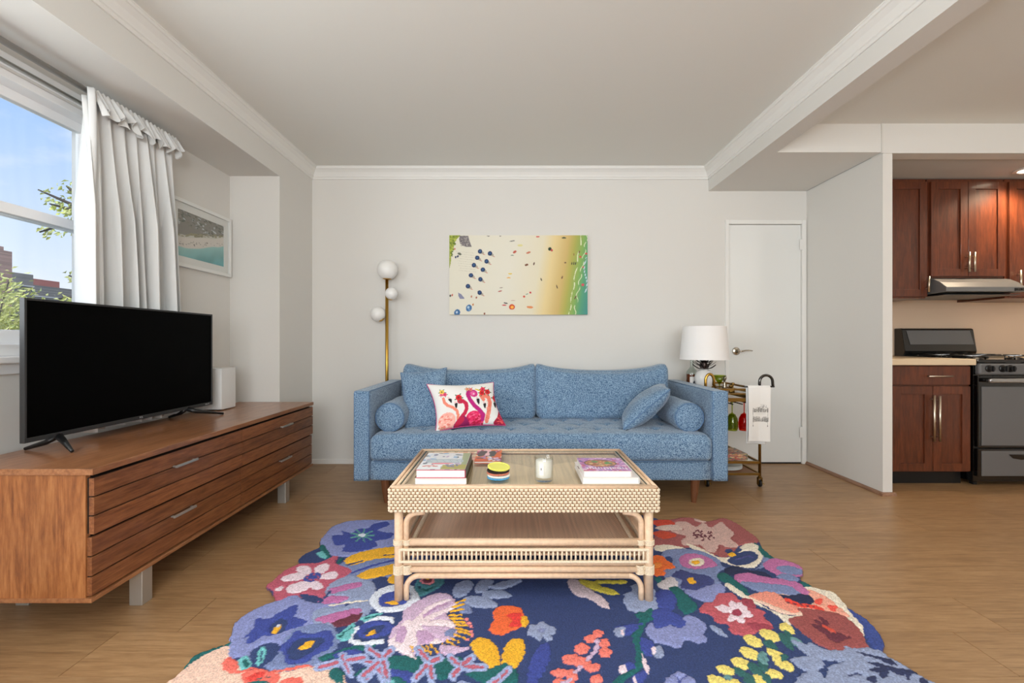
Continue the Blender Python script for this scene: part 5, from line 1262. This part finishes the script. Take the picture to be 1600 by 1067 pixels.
p(BLU, A, (480, 805), (540, 750), (560, 690), (630, 690), (700, 650), (790, 610), (795, 650), (780, 680), (850, 700), (830, 730), (730, 760), (640, 790), (600, 790), (530, 830), (500, 830), (520, 790))
p(NAVY, A, (640, 740), (690, 690), (740, 700), (720, 760), (660, 780)); p(YEL, A, (650, 775), (665, 740), (700, 722), (700, 750), (670, 775)); p(WHI, A, (672, 738), (690, 718), (700, 728), (680, 742))
p(SLA, A, (900, 640), (1050, 620), (1180, 590), (1240, 615), (1220, 650), (1150, 700), (1050, 740), (900, 720)); l(CRE, A, 2.5, (985, 615), (1080, 598), (1200, 585))
p(MAU, A, (905, 690), (1000, 660), (1150, 630), (1165, 660), (1100, 690), (1000, 715), (920, 708)); p(MAR, A, (1000, 712), (1090, 680), (1110, 660), (1140, 668), (1178, 655), (1160, 690), (1100, 725), (1030, 742))
p(NAVY, A, (1020, 745), (1100, 730), (1180, 690), (1260, 650), (1420, 650), (1420, 760), (1330, 800), (1200, 850), (1080, 900), (1000, 900), (1020, 830))
p(SLAV, A, (700, 850), (740, 790), (800, 745), (900, 720), (990, 730), (1040, 790), (1025, 860), (950, 930), (860, 1000), (740, 1020), (640, 990), (600, 950), (640, 900), (700, 880))
p(BLU, A, (690, 860), (760, 800), (790, 760), (870, 780), (990, 760), (1000, 850), (900, 900), (860, 940), (740, 955), (720, 900)); p(NAVY, A, (740, 880), (800, 810), (900, 800), (960, 810), (880, 880), (780, 930)); p(YEL, A, (805, 860), (850, 822), (895, 820), (880, 850), (820, 872))
p(NAVY, A, (530, 880), (620, 830), (690, 840), (680, 900), (600, 960), (540, 950)); p(AQU, A, (455, 930), (490, 905), (530, 940), (520, 985), (470, 985), (450, 960)); p(TEA, A, (485, 925), (505, 940), (515, 970), (490, 970)); p(AQU, A, (565, 890), (590, 850), (620, 870), (600, 930), (570, 965), (560, 930)); l(NAVY, A, 3, (592, 880), (585, 930))
p(TEA, A, (120, 985), (180, 905), (280, 865), (395, 825), (395, 850), (280, 895), (200, 940), (150, 990))
p(PEA, A, (0, 1090), (150, 975), (260, 900), (395, 850), (400, 920), (450, 960), (480, 990), (700, 1000), (880, 965), (980, 960), (1060, 1000), (1080, 1067), (1000, 1120), (300, 1130))
p(COR, A, (360, 950), (400, 915), (450, 940), (450, 985), (410, 1010), (375, 985)); l(COR, A, 3.5, (400, 990), (450, 1005), (530, 975), (640, 1000), (750, 985), (830, 965), (880, 968))
p(COR, A, (480, 1010), (560, 985), (660, 1000), (700, 1030), (660, 1067), (500, 1080)); p((226, 70, 62), A, (500, 1035), (560, 1005), (610, 1000), (580, 1040), (520, 1050)); p(TEA, A, (500, 1067), (560, 1050), (640, 1060), (650, 1080), (520, 1090))
for i in range(4): e_(TEA, A, 570+i*22, 1035-i*3, 8, 5, -20)
p(COR, A, (700, 1050), (800, 1030), (830, 1067), (760, 1085))
p(TEA, A, (920, 920), (1000, 885), (1150, 840), (1260, 830), (1200, 870), (1080, 900), (960, 930)); p(BLU, A, (1000, 900), (1100, 870), (1180, 880), (1100, 930))
p(TEA, A, (975, 1000), (1030, 975), (1070, 1010), (1060, 1067), (1010, 1050)); p(NAVY, A, (1080, 940), (1250, 880), (1500, 880), (1640, 900), (1640, 1100), (1140, 1100), (1100, 1000))
p(TEA, A, (1340, 930), (1440, 900), (1540, 930), (1500, 990), (1360, 985)); p(TEA, A, (1140, 1000), (1230, 960), (1240, 1000), (1160, 1050)); p(TEA, A, (1330, 1010), (1440, 1000), (1500, 1020), (1440, 1067), (1320, 1080)); p(AQU, A, (1310, 1067), (1340, 1035), (1400, 1050), (1400, 1080))
# white anemone by the table's left leg and small flowers
p(WHI, A, (1215, 600), (1240, 545), (1300, 505), (1380, 490), (1470, 500), (1510, 560), (1480, 620), (1400, 645), (1280, 650)); p(BLU, A, (1270, 600), (1290, 550), (1370, 530), (1450, 540), (1440, 590), (1380, 615), (1300, 622)); p(YEL, A, (1308, 600), (1350, 585), (1390, 600), (1360, 612))
l(WHI, A, 7, (1150, 740), (1115, 770), (1110, 820), (1180, 835), (1290, 820)); l(WHI, A, 6, (1200, 700), (1280, 685), (1350, 690), (1345, 710)); p(BLU, A, (1145, 780), (1180, 720), (1280, 700), (1360, 730), (1320, 780), (1200, 805)); p(NAVY, A, (1180, 775), (1230, 735), (1310, 730), (1260, 775)); p(YEL, A, (1200, 785), (1240, 750), (1250, 770), (1220, 792))
p(AQU, A, (1020, 790), (1070, 750), (1130, 710), (1125, 760), (1100, 810), (1060, 820), (1030, 810)); l(TEA, A, 2.5, (1050, 790), (1110, 740)); e_(TEA, A, 1050, 797, 14, 8, 20); p(AQU, A, (1160, 690), (1220, 665), (1300, 655), (1250, 680), (1190, 705)); l(TEA, A, 2, (1190, 690), (1270, 668))
# teal bird-like bud
p((70, 130, 140), B, (170, 130), (200, 80), (330, 80), (320, 120), (270, 150), (210, 180), (180, 160)); e_((236, 140, 150), B, 240, 95, 42, 22); e_(MAR, B, 240, 92, 28, 14); e_(YEL, B, 240, 84, 12, 6); l(TEA, B, 3, (190, 130), (230, 150), (270, 130)); e_(DNAVY, B, 195, 130, 10, 8, 30)
# ---- centre: from zoom B
for pts in (((380, 160), (400, 110), (450, 90), (495, 100), (480, 150), (430, 185), (395, 185)), ((500, 150), (520, 100), (560, 85), (610, 95), (580, 140), (530, 162)), ((590, 130), (640, 100), (720, 85), (770, 92), (700, 130), (640, 142)), ((540, 165), (570, 148), (650, 145), (705, 165), (700, 185), (640, 193), (570, 188)), ((440, 190), (500, 175), (580, 190), (630, 220), (620, 240), (540, 245), (480, 235), (450, 215))): p(SLA, B, *pts)
p(SLAV, B, (400, 210), (450, 215), (490, 250), (480, 275), (420, 270))
p(LIL, B, (25, 420), (50, 360), (100, 310), (110, 260), (180, 210), (260, 170), (330, 160), (380, 180), (400, 230), (350, 270), (400, 360), (400, 400), (300, 440), (200, 450), (170, 520), (180, 540), (130, 520), (90, 490), (40, 470))
for pts in (((180, 330), (260, 280), (340, 250), (400, 215), (390, 245), (300, 290), (200, 345)), ((200, 340), (300, 310), (380, 320), (395, 350), (300, 345)), ((150, 330), (240, 240), (330, 200), (380, 200), (280, 240), (190, 330)), ((60, 400), (110, 320), (150, 320), (120, 400), (150, 480), (180, 540), (90, 490), (35, 465), (25, 420)), ((160, 340), (200, 340), (260, 400), (320, 435), (250, 440), (180, 400)), ((130, 340), (160, 340), (190, 430), (150, 470), (120, 420))): p((240, 222, 228), B, *pts)
p((196, 160, 196), B, (65, 400), (90, 350), (115, 350), (125, 390), (100, 440), (65, 430)); p((196, 160, 196), B, (180, 380), (230, 370), (280, 420), (200, 440)); l((190, 150, 190), B, 3, (220, 290), (300, 235), (350, 220)); p(SLAV, B, (330, 400), (360, 365), (400, 360), (390, 400))
import itertools
for i, (x_, y_, dx_, dy_) in enumerate(((400, 215, 60, -20), (380, 240, 80, -20), (370, 262, 90, -12), (365, 285, 85, -5), (365, 300, 95, 5), (380, 318, 90, 8), (400, 335, 85, 10), (400, 355, 85, 20), (410, 372, 80, 22), (390, 390, 75, 28), (370, 410, 65, 30), (350, 425, 60, 35), (325, 440, 55, 35), (260, 450, 50, 50), (235, 455, 30, 50), (205, 450, 40, 40), (150, 462, 20, 20))):
    l(YEL, B, 3.1, (x_, y_), (x_+dx_*.8, y_+dy_*.8))
    if i in (4, 5, 6, 7, 8, 9, 11, 12, 13): e_((240, 140, 140), B, x_+dx_, y_+dy_, 12, 9)
p(LIL, B, (305, 455), (350, 450), (420, 462), (465, 460), (465, 478), (400, 495), (340, 505), (315, 485))
p(ORG, B, (590, 340), (610, 310), (605, 265), (640, 235), (700, 232), (760, 245), (780, 290), (770, 340), (720, 370), (650, 395), (600, 385), (583, 365)); p((228, 62, 58), B, (680, 285), (760, 275), (765, 340), (710, 350), (690, 345), (715, 315)); p(YEL, B, (765, 290), (795, 300), (803, 330), (780, 350), (762, 340))
p(SLA, B, (800, 365), (815, 335), (850, 340), (860, 320), (895, 325), (910, 342), (950, 350), (950, 380), (930, 395), (935, 420), (900, 425), (885, 405), (860, 428), (830, 405), (798, 395)); e_((126, 136, 176), B, 875, 370, 20, 12)
p(YEL, B, (483, 450), (500, 415), (550, 408), (600, 430), (635, 480), (645, 540), (630, 575), (590, 580), (560, 550), (510, 510)); p(YEL, B, (660, 490), (690, 430), (740, 412), (780, 430), (780, 500), (750, 560), (700, 600), (665, 590), (655, 540))
p(BLU, B, (790, 665), (800, 590), (830, 500), (880, 440), (915, 440), (925, 490), (910, 560), (880, 610), (850, 665), (840, 720), (780, 720))
for x_, y_, rx_, ry_ in ((1188, 385, 32, 24), (1145, 415, 32, 25), (1225, 440, 28, 28), (1100, 470, 42, 32), (1230, 492, 36, 30), (1040, 530, 50, 30), (1100, 545, 50, 30), (1160, 575, 42, 26), (985, 605, 62, 24), (1045, 620, 34, 34), (1180, 638, 34, 28), (975, 655, 40, 20), (1020, 660, 40, 22)): e_((240, 126, 112), B, x_, y_, rx_, ry_)
l(LIL, B, 7, (1185, 425), (1180, 470), (1150, 510), (1130, 530)); l(LIL, B, 6, (1090, 575), (1060, 600)); l(LIL, B, 5, (1040, 640), (990, 665))
p((206, 186, 192), B, (1020, 90), (1080, 90), (1130, 130), (1200, 175), (1240, 210), (1255, 245), (1210, 240), (1140, 195), (1080, 180), (1040, 150)); p((206, 190, 70), B, (1080, 90), (1160, 95), (1200, 120), (1270, 140), (1310, 168), (1240, 170), (1180, 150), (1120, 130)); l((206, 190, 70), B, 6, (1180, 100), (1340, 100))
p(SLA, B, (1330, 200), (1340, 160), (1380, 150), (1370, 120), (1440, 110), (1500, 140), (1530, 230), (1480, 260), (1380, 265), (1345, 240))
l(TEA, B, 13, (1480, 270), (1440, 310), (1400, 400), (1420, 480), (1420, 560), (1360, 600), (1290, 665)); p(TEA, B, (1390, 275), (1500, 265), (1520, 290), (1450, 320)); l(BLU, B, 4, (1290, 350), (1430, 335))
p(BLU, B, (1300, 350), (1400, 340), (1405, 370), (1340, 400), (1310, 380)); p(SLA, B, (1278, 370), (1300, 350), (1340, 360), (1330, 405), (1290, 400)); p(BLU, B, (1425, 410), (1490, 430), (1510, 480), (1470, 515), (1430, 480)); p(SLA, B, (1490, 480), (1530, 450), (1558, 490), (1540, 522), (1500, 515)); e_(PWH, B, 1325, 380, 10, 16); e_(PWH, B, 1500, 480, 14, 22)
p(PWH, B, (1430, 500), (1455, 530), (1475, 590), (1460, 610), (1440, 570)); p(BLU, B, (1320, 560), (1370, 540), (1400, 570), (1350, 600)); e_(PWH, B, 1325, 585, 24, 24); p(BLU, B, (1380, 620), (1440, 590), (1460, 620), (1430, 665), (1390, 665)); l(PWH, B, 5, (1390, 630), (1400, 665))
# pink and blue starfish leaves (lower left centre)
p(TEA, B, (20, 520), (100, 510), (200, 545), (190, 600), (80, 600), (30, 580)); p(TEA, B, (290, 540), (400, 510), (430, 540), (380, 620), (300, 640)); p(TEA, B, (450, 610), (560, 590), (640, 560), (680, 550), (740, 600), (730, 665), (560, 660)); p(BLU, B, (10, 590), (150, 600), (180, 640), (60, 660)); p(TEA, B, (0, 630), (100, 640), (130, 700), (0, 700)); p(AQU, B, (0, 650), (50, 645), (70, 690), (0, 700))
def star(cx, cy, arms, fn):
    for (x_, y_) in arms: l((158, 172, 212), fn, 13.5, (cx+(x_-cx)*.15, cy+(y_-cy)*.15), (x_, y_))
    for (x_, y_) in arms: l((190, 100, 118), fn, 5, (cx+(x_-cx)*.2, cy+(y_-cy)*.2), (cx+(x_-cx)*.93, cy+(y_-cy)*.93))
star(255, 545, ((190, 475), (310, 520), (170, 640), (265, 640)), B)
star(425, 570, ((370, 520), (485, 520), (555, 575), (380, 625)), B)
star(-40, 560, ((20, 490), (-100, 540), (0, 640), (-110, 640)), B)
star(1065, 935, ((920, 975), (1190, 915), (1105, 1010), (1060, 905)), A)
star(1295, 920, ((1210, 865), (1345, 870), (1170, 1030), (1320, 1040)), A)
star(640, 640, ((590, 670), (690, 590)), B); star(500, 690, ((420, 670), (600, 700)), B)
# ---- right: from zoom C
p(DUS, Cc, (60, 240), (80, 180), (150, 105), (210, 88), (280, 92), (350, 112), (430, 92), (500, 118), (560, 158), (625, 205), (560, 250), (520, 235), (480, 280), (420, 300), (330, 250), (200, 250), (120, 240))
p((200, 70, 50), Cc, (60, 110), (150, 105), (180, 130), (100, 140)); p((196, 74, 50), Cc, (60, 170), (130, 165), (190, 185), (120, 205)); p((214, 190, 180), Cc, (80, 140), (190, 130), (220, 155), (120, 160))
p((206, 172, 164), Cc, (180, 120), (240, 115), (290, 140), (330, 120), (370, 145), (420, 115), (450, 140), (490, 175), (470, 200), (515, 240), (460, 250), (410, 235), (390, 275), (320, 260), (290, 235), (230, 240), (215, 215), (240, 190), (200, 180), (160, 160), (230, 155))
p((206, 172, 164), Cc, (280, 100), (320, 98), (345, 118), (300, 116)); l(DUS, Cc, 4, (310, 240), (350, 280), (440, 285))
for a in range(26): e_(MAR, Cc, 335+rr3.uniform(-55, 70), 185+rr3.uniform(-28, 28), 9, 4, rr3.uniform(-60, 60))
p(CRE, Cc, (80, 240), (150, 235), (240, 255), (200, 275), (90, 265)); p(CRE, Cc, (240, 230), (300, 245), (380, 285), (450, 300), (560, 250), (650, 260), (600, 350), (480, 340), (400, 310), (300, 270))
p(SLAV, Cc, (120, 270), (220, 255), (320, 270), (410, 310), (440, 350), (600, 360), (640, 300), (640, 260), (700, 300), (640, 350), (560, 365), (440, 360), (400, 400), (440, 460), (420, 520), (330, 530), (250, 480), (140, 420), (110, 340))
p(TEA, Cc, (590, 220), (640, 250), (700, 300), (740, 315), (690, 310), (640, 290)); p(CRE, Cc, (520, 245), (580, 225), (620, 250), (560, 270))
p(NAVY, Cc, (455, 320), (470, 295), (440, 265), (470, 255), (500, 275), (560, 265), (600, 275), (615, 300), (570, 330), (500, 340)); p(YEL, Cc, (455, 280), (480, 272), (500, 288), (470, 294)); l((70, 74, 130), Cc, 3, (500, 310), (560, 290), (590, 300))
p(MAU, Cc, (205, 300), (250, 280), (310, 285), (350, 300), (385, 320), (400, 345), (350, 355), (290, 362), (220, 345)); e_(CRE, Cc, 295, 325, 42, 22); e_(YEL, Cc, 290, 326, 22, 11)
p(MAU, Cc, (640, 340), (690, 305), (770, 318), (850, 350), (840, 395), (770, 400), (700, 385)); p(SLAV, Cc, (710, 350), (780, 345), (850, 370), (820, 392), (740, 378))
p(DNAVY, Cc, (440, 360), (500, 345), (560, 365), (640, 375), (690, 405), (650, 410), (600, 395), (580, 410), (540, 385), (460, 395))
p(MAU, Cc, (490, 395), (560, 380), (640, 400), (720, 410), (800, 420), (840, 450), (800, 470), (700, 440), (600, 445), (520, 430)); p(SLAV, Cc, (520, 430), (600, 430), (700, 440), (780, 450), (880, 490), (850, 510), (740, 490), (620, 480)); p(SLAV, Cc, (710, 400), (760, 385), (830, 410), (790, 425))
p(TEA, Cc, (830, 430), (870, 428), (920, 462), (870, 458)); p(TEA, Cc, (400, 390), (440, 380), (500, 420), (560, 470), (550, 500), (470, 450), (420, 420))
p((62, 70, 124), Cc, (165, 395), (210, 365), (280, 385), (350, 395), (390, 430), (350, 455), (270, 470), (210, 455), (220, 420)); p(LAV, Cc, (230, 470), (300, 465), (380, 440), (430, 440), (440, 480), (360, 530), (280, 510)); p((62, 70, 124), Cc, (240, 440), (300, 420), (350, 425), (300, 470), (250, 465)); p(YEL, Cc, (245, 412), (275, 408), (292, 435), (260, 437))
p((232, 110, 50), Cc, (60, 300), (110, 290), (165, 330), (180, 355), (130, 365), (130, 390), (90, 395), (60, 380)); p((240, 140, 60), Cc, (70, 330), (110, 330), (105, 355), (75, 355)); p(NAVY, Cc, (130, 300), (160, 295), (170, 330), (140, 315)); p(TEA, Cc, (80, 400), (110, 405), (110, 440), (80, 420)); p((206, 200, 206), Cc, (90, 440), (160, 400), (200, 440), (170, 470), (110, 460))
p(TEA, Cc, (150, 460), (200, 455), (260, 510), (300, 560), (240, 595), (200, 560), (190, 510)); p(BLU, Cc, (80, 480), (150, 470), (190, 520), (160, 580), (100, 560)); p(BLU, Cc, (60, 600), (80, 570), (160, 575), (250, 640), (210, 665), (190, 640), (150, 650), (100, 650), (90, 670))
p(LAV, Cc, (30, 690), (50, 640), (90, 650), (130, 640), (180, 660), (210, 640), (240, 600), (310, 620), (350, 660), (330, 690), (350, 735), (300, 745), (240, 730), (200, 775), (150, 755), (80, 740)); p(BLU, Cc, (70, 640), (90, 600), (170, 600), (240, 640), (200, 670), (160, 650), (90, 672))
p(SLA, Cc, (358, 655), (390, 655), (440, 690), (455, 715), (400, 695)); p(LAV, Cc, (140, 930), (170, 905), (200, 890), (240, 905), (280, 930), (285, 960), (140, 965)); l((70, 80, 150), Cc, 2.5, (180, 915), (210, 950)); l((70, 80, 150), Cc, 2.5, (240, 915), (210, 950))
p(CRE, Cc, (440, 440), (470, 440), (560, 500), (660, 560), (760, 600), (860, 600), (780, 650), (700, 590), (600, 540), (500, 490))
p(PEA, Cc, (560, 500), (640, 480), (740, 490), (880, 520), (980, 560), (1080, 610), (960, 600), (840, 600), (740, 590), (640, 545)); p((236, 150, 130), Cc, (570, 500), (650, 478), (720, 490), (800, 530), (830, 570), (800, 590), (720, 560), (640, 530))
p(CRE, Cc, (850, 455), (920, 458), (1010, 478), (1065, 530), (1110, 580), (1150, 640), (1170, 700), (1130, 690), (1080, 620), (980, 560), (900, 500)); p((240, 170, 148), Cc, (870, 470), (960, 500), (1040, 560), (1090, 610), (1000, 590), (920, 560)); p(DNAVY, Cc, (720, 492), (770, 498), (860, 490), (910, 530), (860, 545), (780, 530)); p(MAU, Cc, (820, 430), (880, 480), (860, 495), (800, 460))
l((232, 72, 58), Cc, 6, (760, 520), (830, 550), (900, 555), (950, 575)); p((236, 90, 76), Cc, (910, 520), (950, 515), (940, 545), (915, 540)); p((236, 90, 76), Cc, (980, 550), (1030, 555), (1020, 580), (990, 575))
for i in range(5): e_(MAR, Cc, 770+i*34, 535+i*6, 10, 4, 20)
p((156, 82, 80), Cc, (770, 620), (850, 600), (820, 565), (940, 575), (1050, 600), (1130, 660), (1190, 760), (1160, 775), (1060, 785), (960, 770), (880, 720), (820, 670)); 
for pts in (((890, 650), (960, 660), (1000, 700), (1100, 715), (1060, 730), (1000, 735), (960, 700)), ((930, 605), (985, 640), (970, 665), (940, 630)), ((1000, 690), (1060, 700), (1060, 735), (1000, 740)), ((905, 620), (960, 650), (990, 670), (930, 650))): p(MAR, Cc, *pts)
l((214, 84, 66), Cc, 4, (950, 655), (1020, 690))
p((60, 78, 146), Cc, (1075, 560), (1130, 580), (1240, 680), (1280, 745), (1285, 805), (1210, 770), (1180, 720), (1160, 660))
p((190, 90, 100), Cc, (310, 580), (330, 540), (380, 530), (410, 490), (480, 485), (520, 520), (580, 515), (600, 560), (660, 590), (690, 670), (620, 680), (560, 710), (470, 690), (460, 650), (400, 640), (370, 600)); p((160, 66, 82), Cc, (520, 515), (580, 520), (600, 560), (560, 560)); p((160, 66, 82), Cc, (560, 640), (660, 650), (690, 670), (600, 680))
for a, L1 in ((200, 115), (250, 85), (290, 75), (330, 70), (15, 90), (65, 90), (120, 75)):
    a_ = math.radians(a); cx_, cy_ = 500, 585; dx_, dy_ = math.cos(a_), math.sin(a_)*.75
    p(PWH, Cc, (cx_, cy_), (cx_+dx_*L1*.6-dy_*26, cy_+dy_*L1*.6+dx_*20), (cx_+dx_*L1, cy_+dy_*L1), (cx_+dx_*L1*.6+dy_*26, cy_+dy_*L1*.6-dx_*20))
e_((160, 60, 84), Cc, 503, 588, 26, 18)
p(NAVY, Cc, (640, 600), (690, 590), (750, 640), (720, 680), (680, 640))
for (x_, y_, rx_, ry_, a) in ((590, 735, 55, 26, 25), (680, 705, 62, 26, 20), (765, 670, 46, 24, 30), (575, 800, 62, 26, 25), (530, 850, 60, 26, 20), (730, 830, 50, 34, 50), (700, 905, 50, 24, 15), (445, 885, 50, 24, 20), (765, 865, 40, 24, 20), (620, 930, 44, 34, 60), (400, 940, 55, 26, 20), (490, 950, 46, 22, 20), (690, 790, 34, 22, 40)): e_(PYE, Cc, x_, y_, rx_, ry_, a)
for (x_, y_, rx_, ry_, a) in ((680, 755, 44, 20, 30), (760, 735, 60, 18, 50), (640, 850, 22, 50, -20), (600, 880, 50, 22, 40), (520, 895, 40, 18, 30), (790, 720, 60, 14, 45), (570, 935, 40, 26, 40), (750, 820, 22, 20, 0), (660, 930, 34, 20, 50)): e_((50, 100, 98), Cc, x_, y_, rx_, ry_, a)
for (x_, y_, rx_, ry_, a) in ((820, 745, 46, 20, 40), (640, 820, 24, 40, -20), (460, 925, 22, 12, 20)): e_((104, 148, 150), Cc, x_, y_, rx_, ry_, a)
p(SLA, Cc, (790, 730), (860, 750), (880, 740), (960, 775), (1060, 785), (1070, 760), (1110, 775), (1190, 770), (1280, 800), (1380, 860), (1500, 930), (1600, 990), (1600, 1100), (980, 1100), (970, 900), (1020, 850), (1100, 840), (960, 835), (860, 800))
p(SLA, Cc, (780, 830), (850, 815), (920, 820), (960, 855), (930, 885), (850, 885)); p(SLA, Cc, (810, 950), (850, 900), (910, 890), (950, 910), (960, 970), (820, 980))
for pts in (((1125, 788), (1200, 808), (1300, 830), (1345, 862), (1300, 858), (1240, 830), (1170, 810)), ((1180, 845), (1260, 855), (1360, 880), (1440, 890), (1500, 925), (1420, 905), (1360, 915), (1290, 885)), ((1240, 870), (1290, 885), (1280, 930), (1250, 920)), ((1380, 890), (1410, 900), (1400, 940), (1385, 925)), ((1200, 880), (1235, 875), (1240, 895), (1205, 893)), ((1180, 925), (1230, 920), (1230, 950), (1190, 945)), ((1460, 930), (1500, 945), (1490, 975), (1465, 960))): p((44, 52, 88), Cc, *pts)
l((60, 70, 110), Cc, 3, (1080, 915), (1150, 905))
# the part of the pile in front of the picture's lower edge continues the pattern, in floor coordinates
def pl(col, *pts): R_.append(('p', col, [(800+x*F/y, 533+(H-.012)*F/y) for x, y in pts]))
pl(PEA, (-1.2, 1.15), (-.9, 1.35), (-.62, 1.34), (-.5, 1.15), (-.7, .95), (-1.1, 1.0)); pl(YEL, (-.35, 1.3), (-.2, 1.28), (-.15, 1.05), (-.32, 1.0)); pl(ROS, (.1, 1.25), (.35, 1.3), (.45, 1.1), (.25, .95), (.08, 1.05)); pl(TEA, (.55, 1.3), (.75, 1.25), (.8, 1.0), (.6, .98)); pl(SLA, (.9, 1.3), (1.3, 1.3), (1.3, 1.0), (1.0, .98))
BLK_ = 60000; C_ = np.zeros((GXf.size, 3)); ID_ = np.zeros(GXf.size, int)
sel = np.nonzero(ins_)[0]
c_, i_ = paint(PX[sel], PY[sel], NAVY, R_); C_[sel] = c_; ID_[sel] = i_
# height: carved between colours
Cg = C_.reshape(ny+1, nx+1, 3); In = ins_.reshape(ny+1, nx+1)
diff = np.zeros((ny+1, nx+1), bool)
diff[:, 1:] |= np.abs(Cg[:, 1:]-Cg[:, :-1]).sum(2) > 12; diff[1:] |= np.abs(Cg[1:]-Cg[:-1]).sum(2) > 12
base_navy = np.abs(Cg-np.array(NAVY)).sum(2) < 1
Z = np.where(base_navy, .0105, .0135)+.0006*rng.standard_normal((ny+1, nx+1))
Z = np.where(diff, Z-.004, Z)
Zs = Z.copy(); Zs[1:-1, 1:-1] = (Z[1:-1, 1:-1]*2+Z[:-2, 1:-1]+Z[2:, 1:-1]+Z[1:-1, :-2]+Z[1:-1, 2:])/6
er = In.copy()
er[1:-1, 1:-1] &= In[:-2, 1:-1] & In[2:, 1:-1] & In[1:-1, :-2] & In[1:-1, 2:]
Zs = np.where(er, Zs, .0015)
cols_ = C_*(1+.04*rng.standard_normal((C_.shape[0], 1)))
quad = In[:-1, :-1] & In[1:, :-1] & In[:-1, 1:] & In[1:, 1:]
jj, ii = np.nonzero(quad); b_ = jj*(nx+1)+ii
faces = np.stack([b_, b_+1, b_+nx+2, b_+nx+1], 1)
used = np.unique(faces); remap = np.full((nx+1)*(ny+1), -1); remap[used] = np.arange(used.size)
faces = remap[faces]
verts = np.stack([GXf[used], GYf[used], Zs.ravel()[used]], 1).astype(np.float32)
me = bpy.data.meshes.new('rug'); me.vertices.add(len(verts)); me.vertices.foreach_set('co', verts.ravel())
me.loops.add(faces.size); me.loops.foreach_set('vertex_index', faces.ravel().astype(np.int32))
me.polygons.add(len(faces)); me.polygons.foreach_set('loop_start', (np.arange(len(faces))*4).astype(np.int32)); me.polygons.foreach_set('use_smooth', np.ones(len(faces), bool))
me.update(calc_edges=True); me.validate()
rug = bpy.data.objects.new('rug', me); COL.objects.link(rug); me.materials.append(M_rug); set_colors(rug, cols_[used])
tag(rug, 'multicoloured tufted rug of flowers on navy under the coffee table', 'rug')
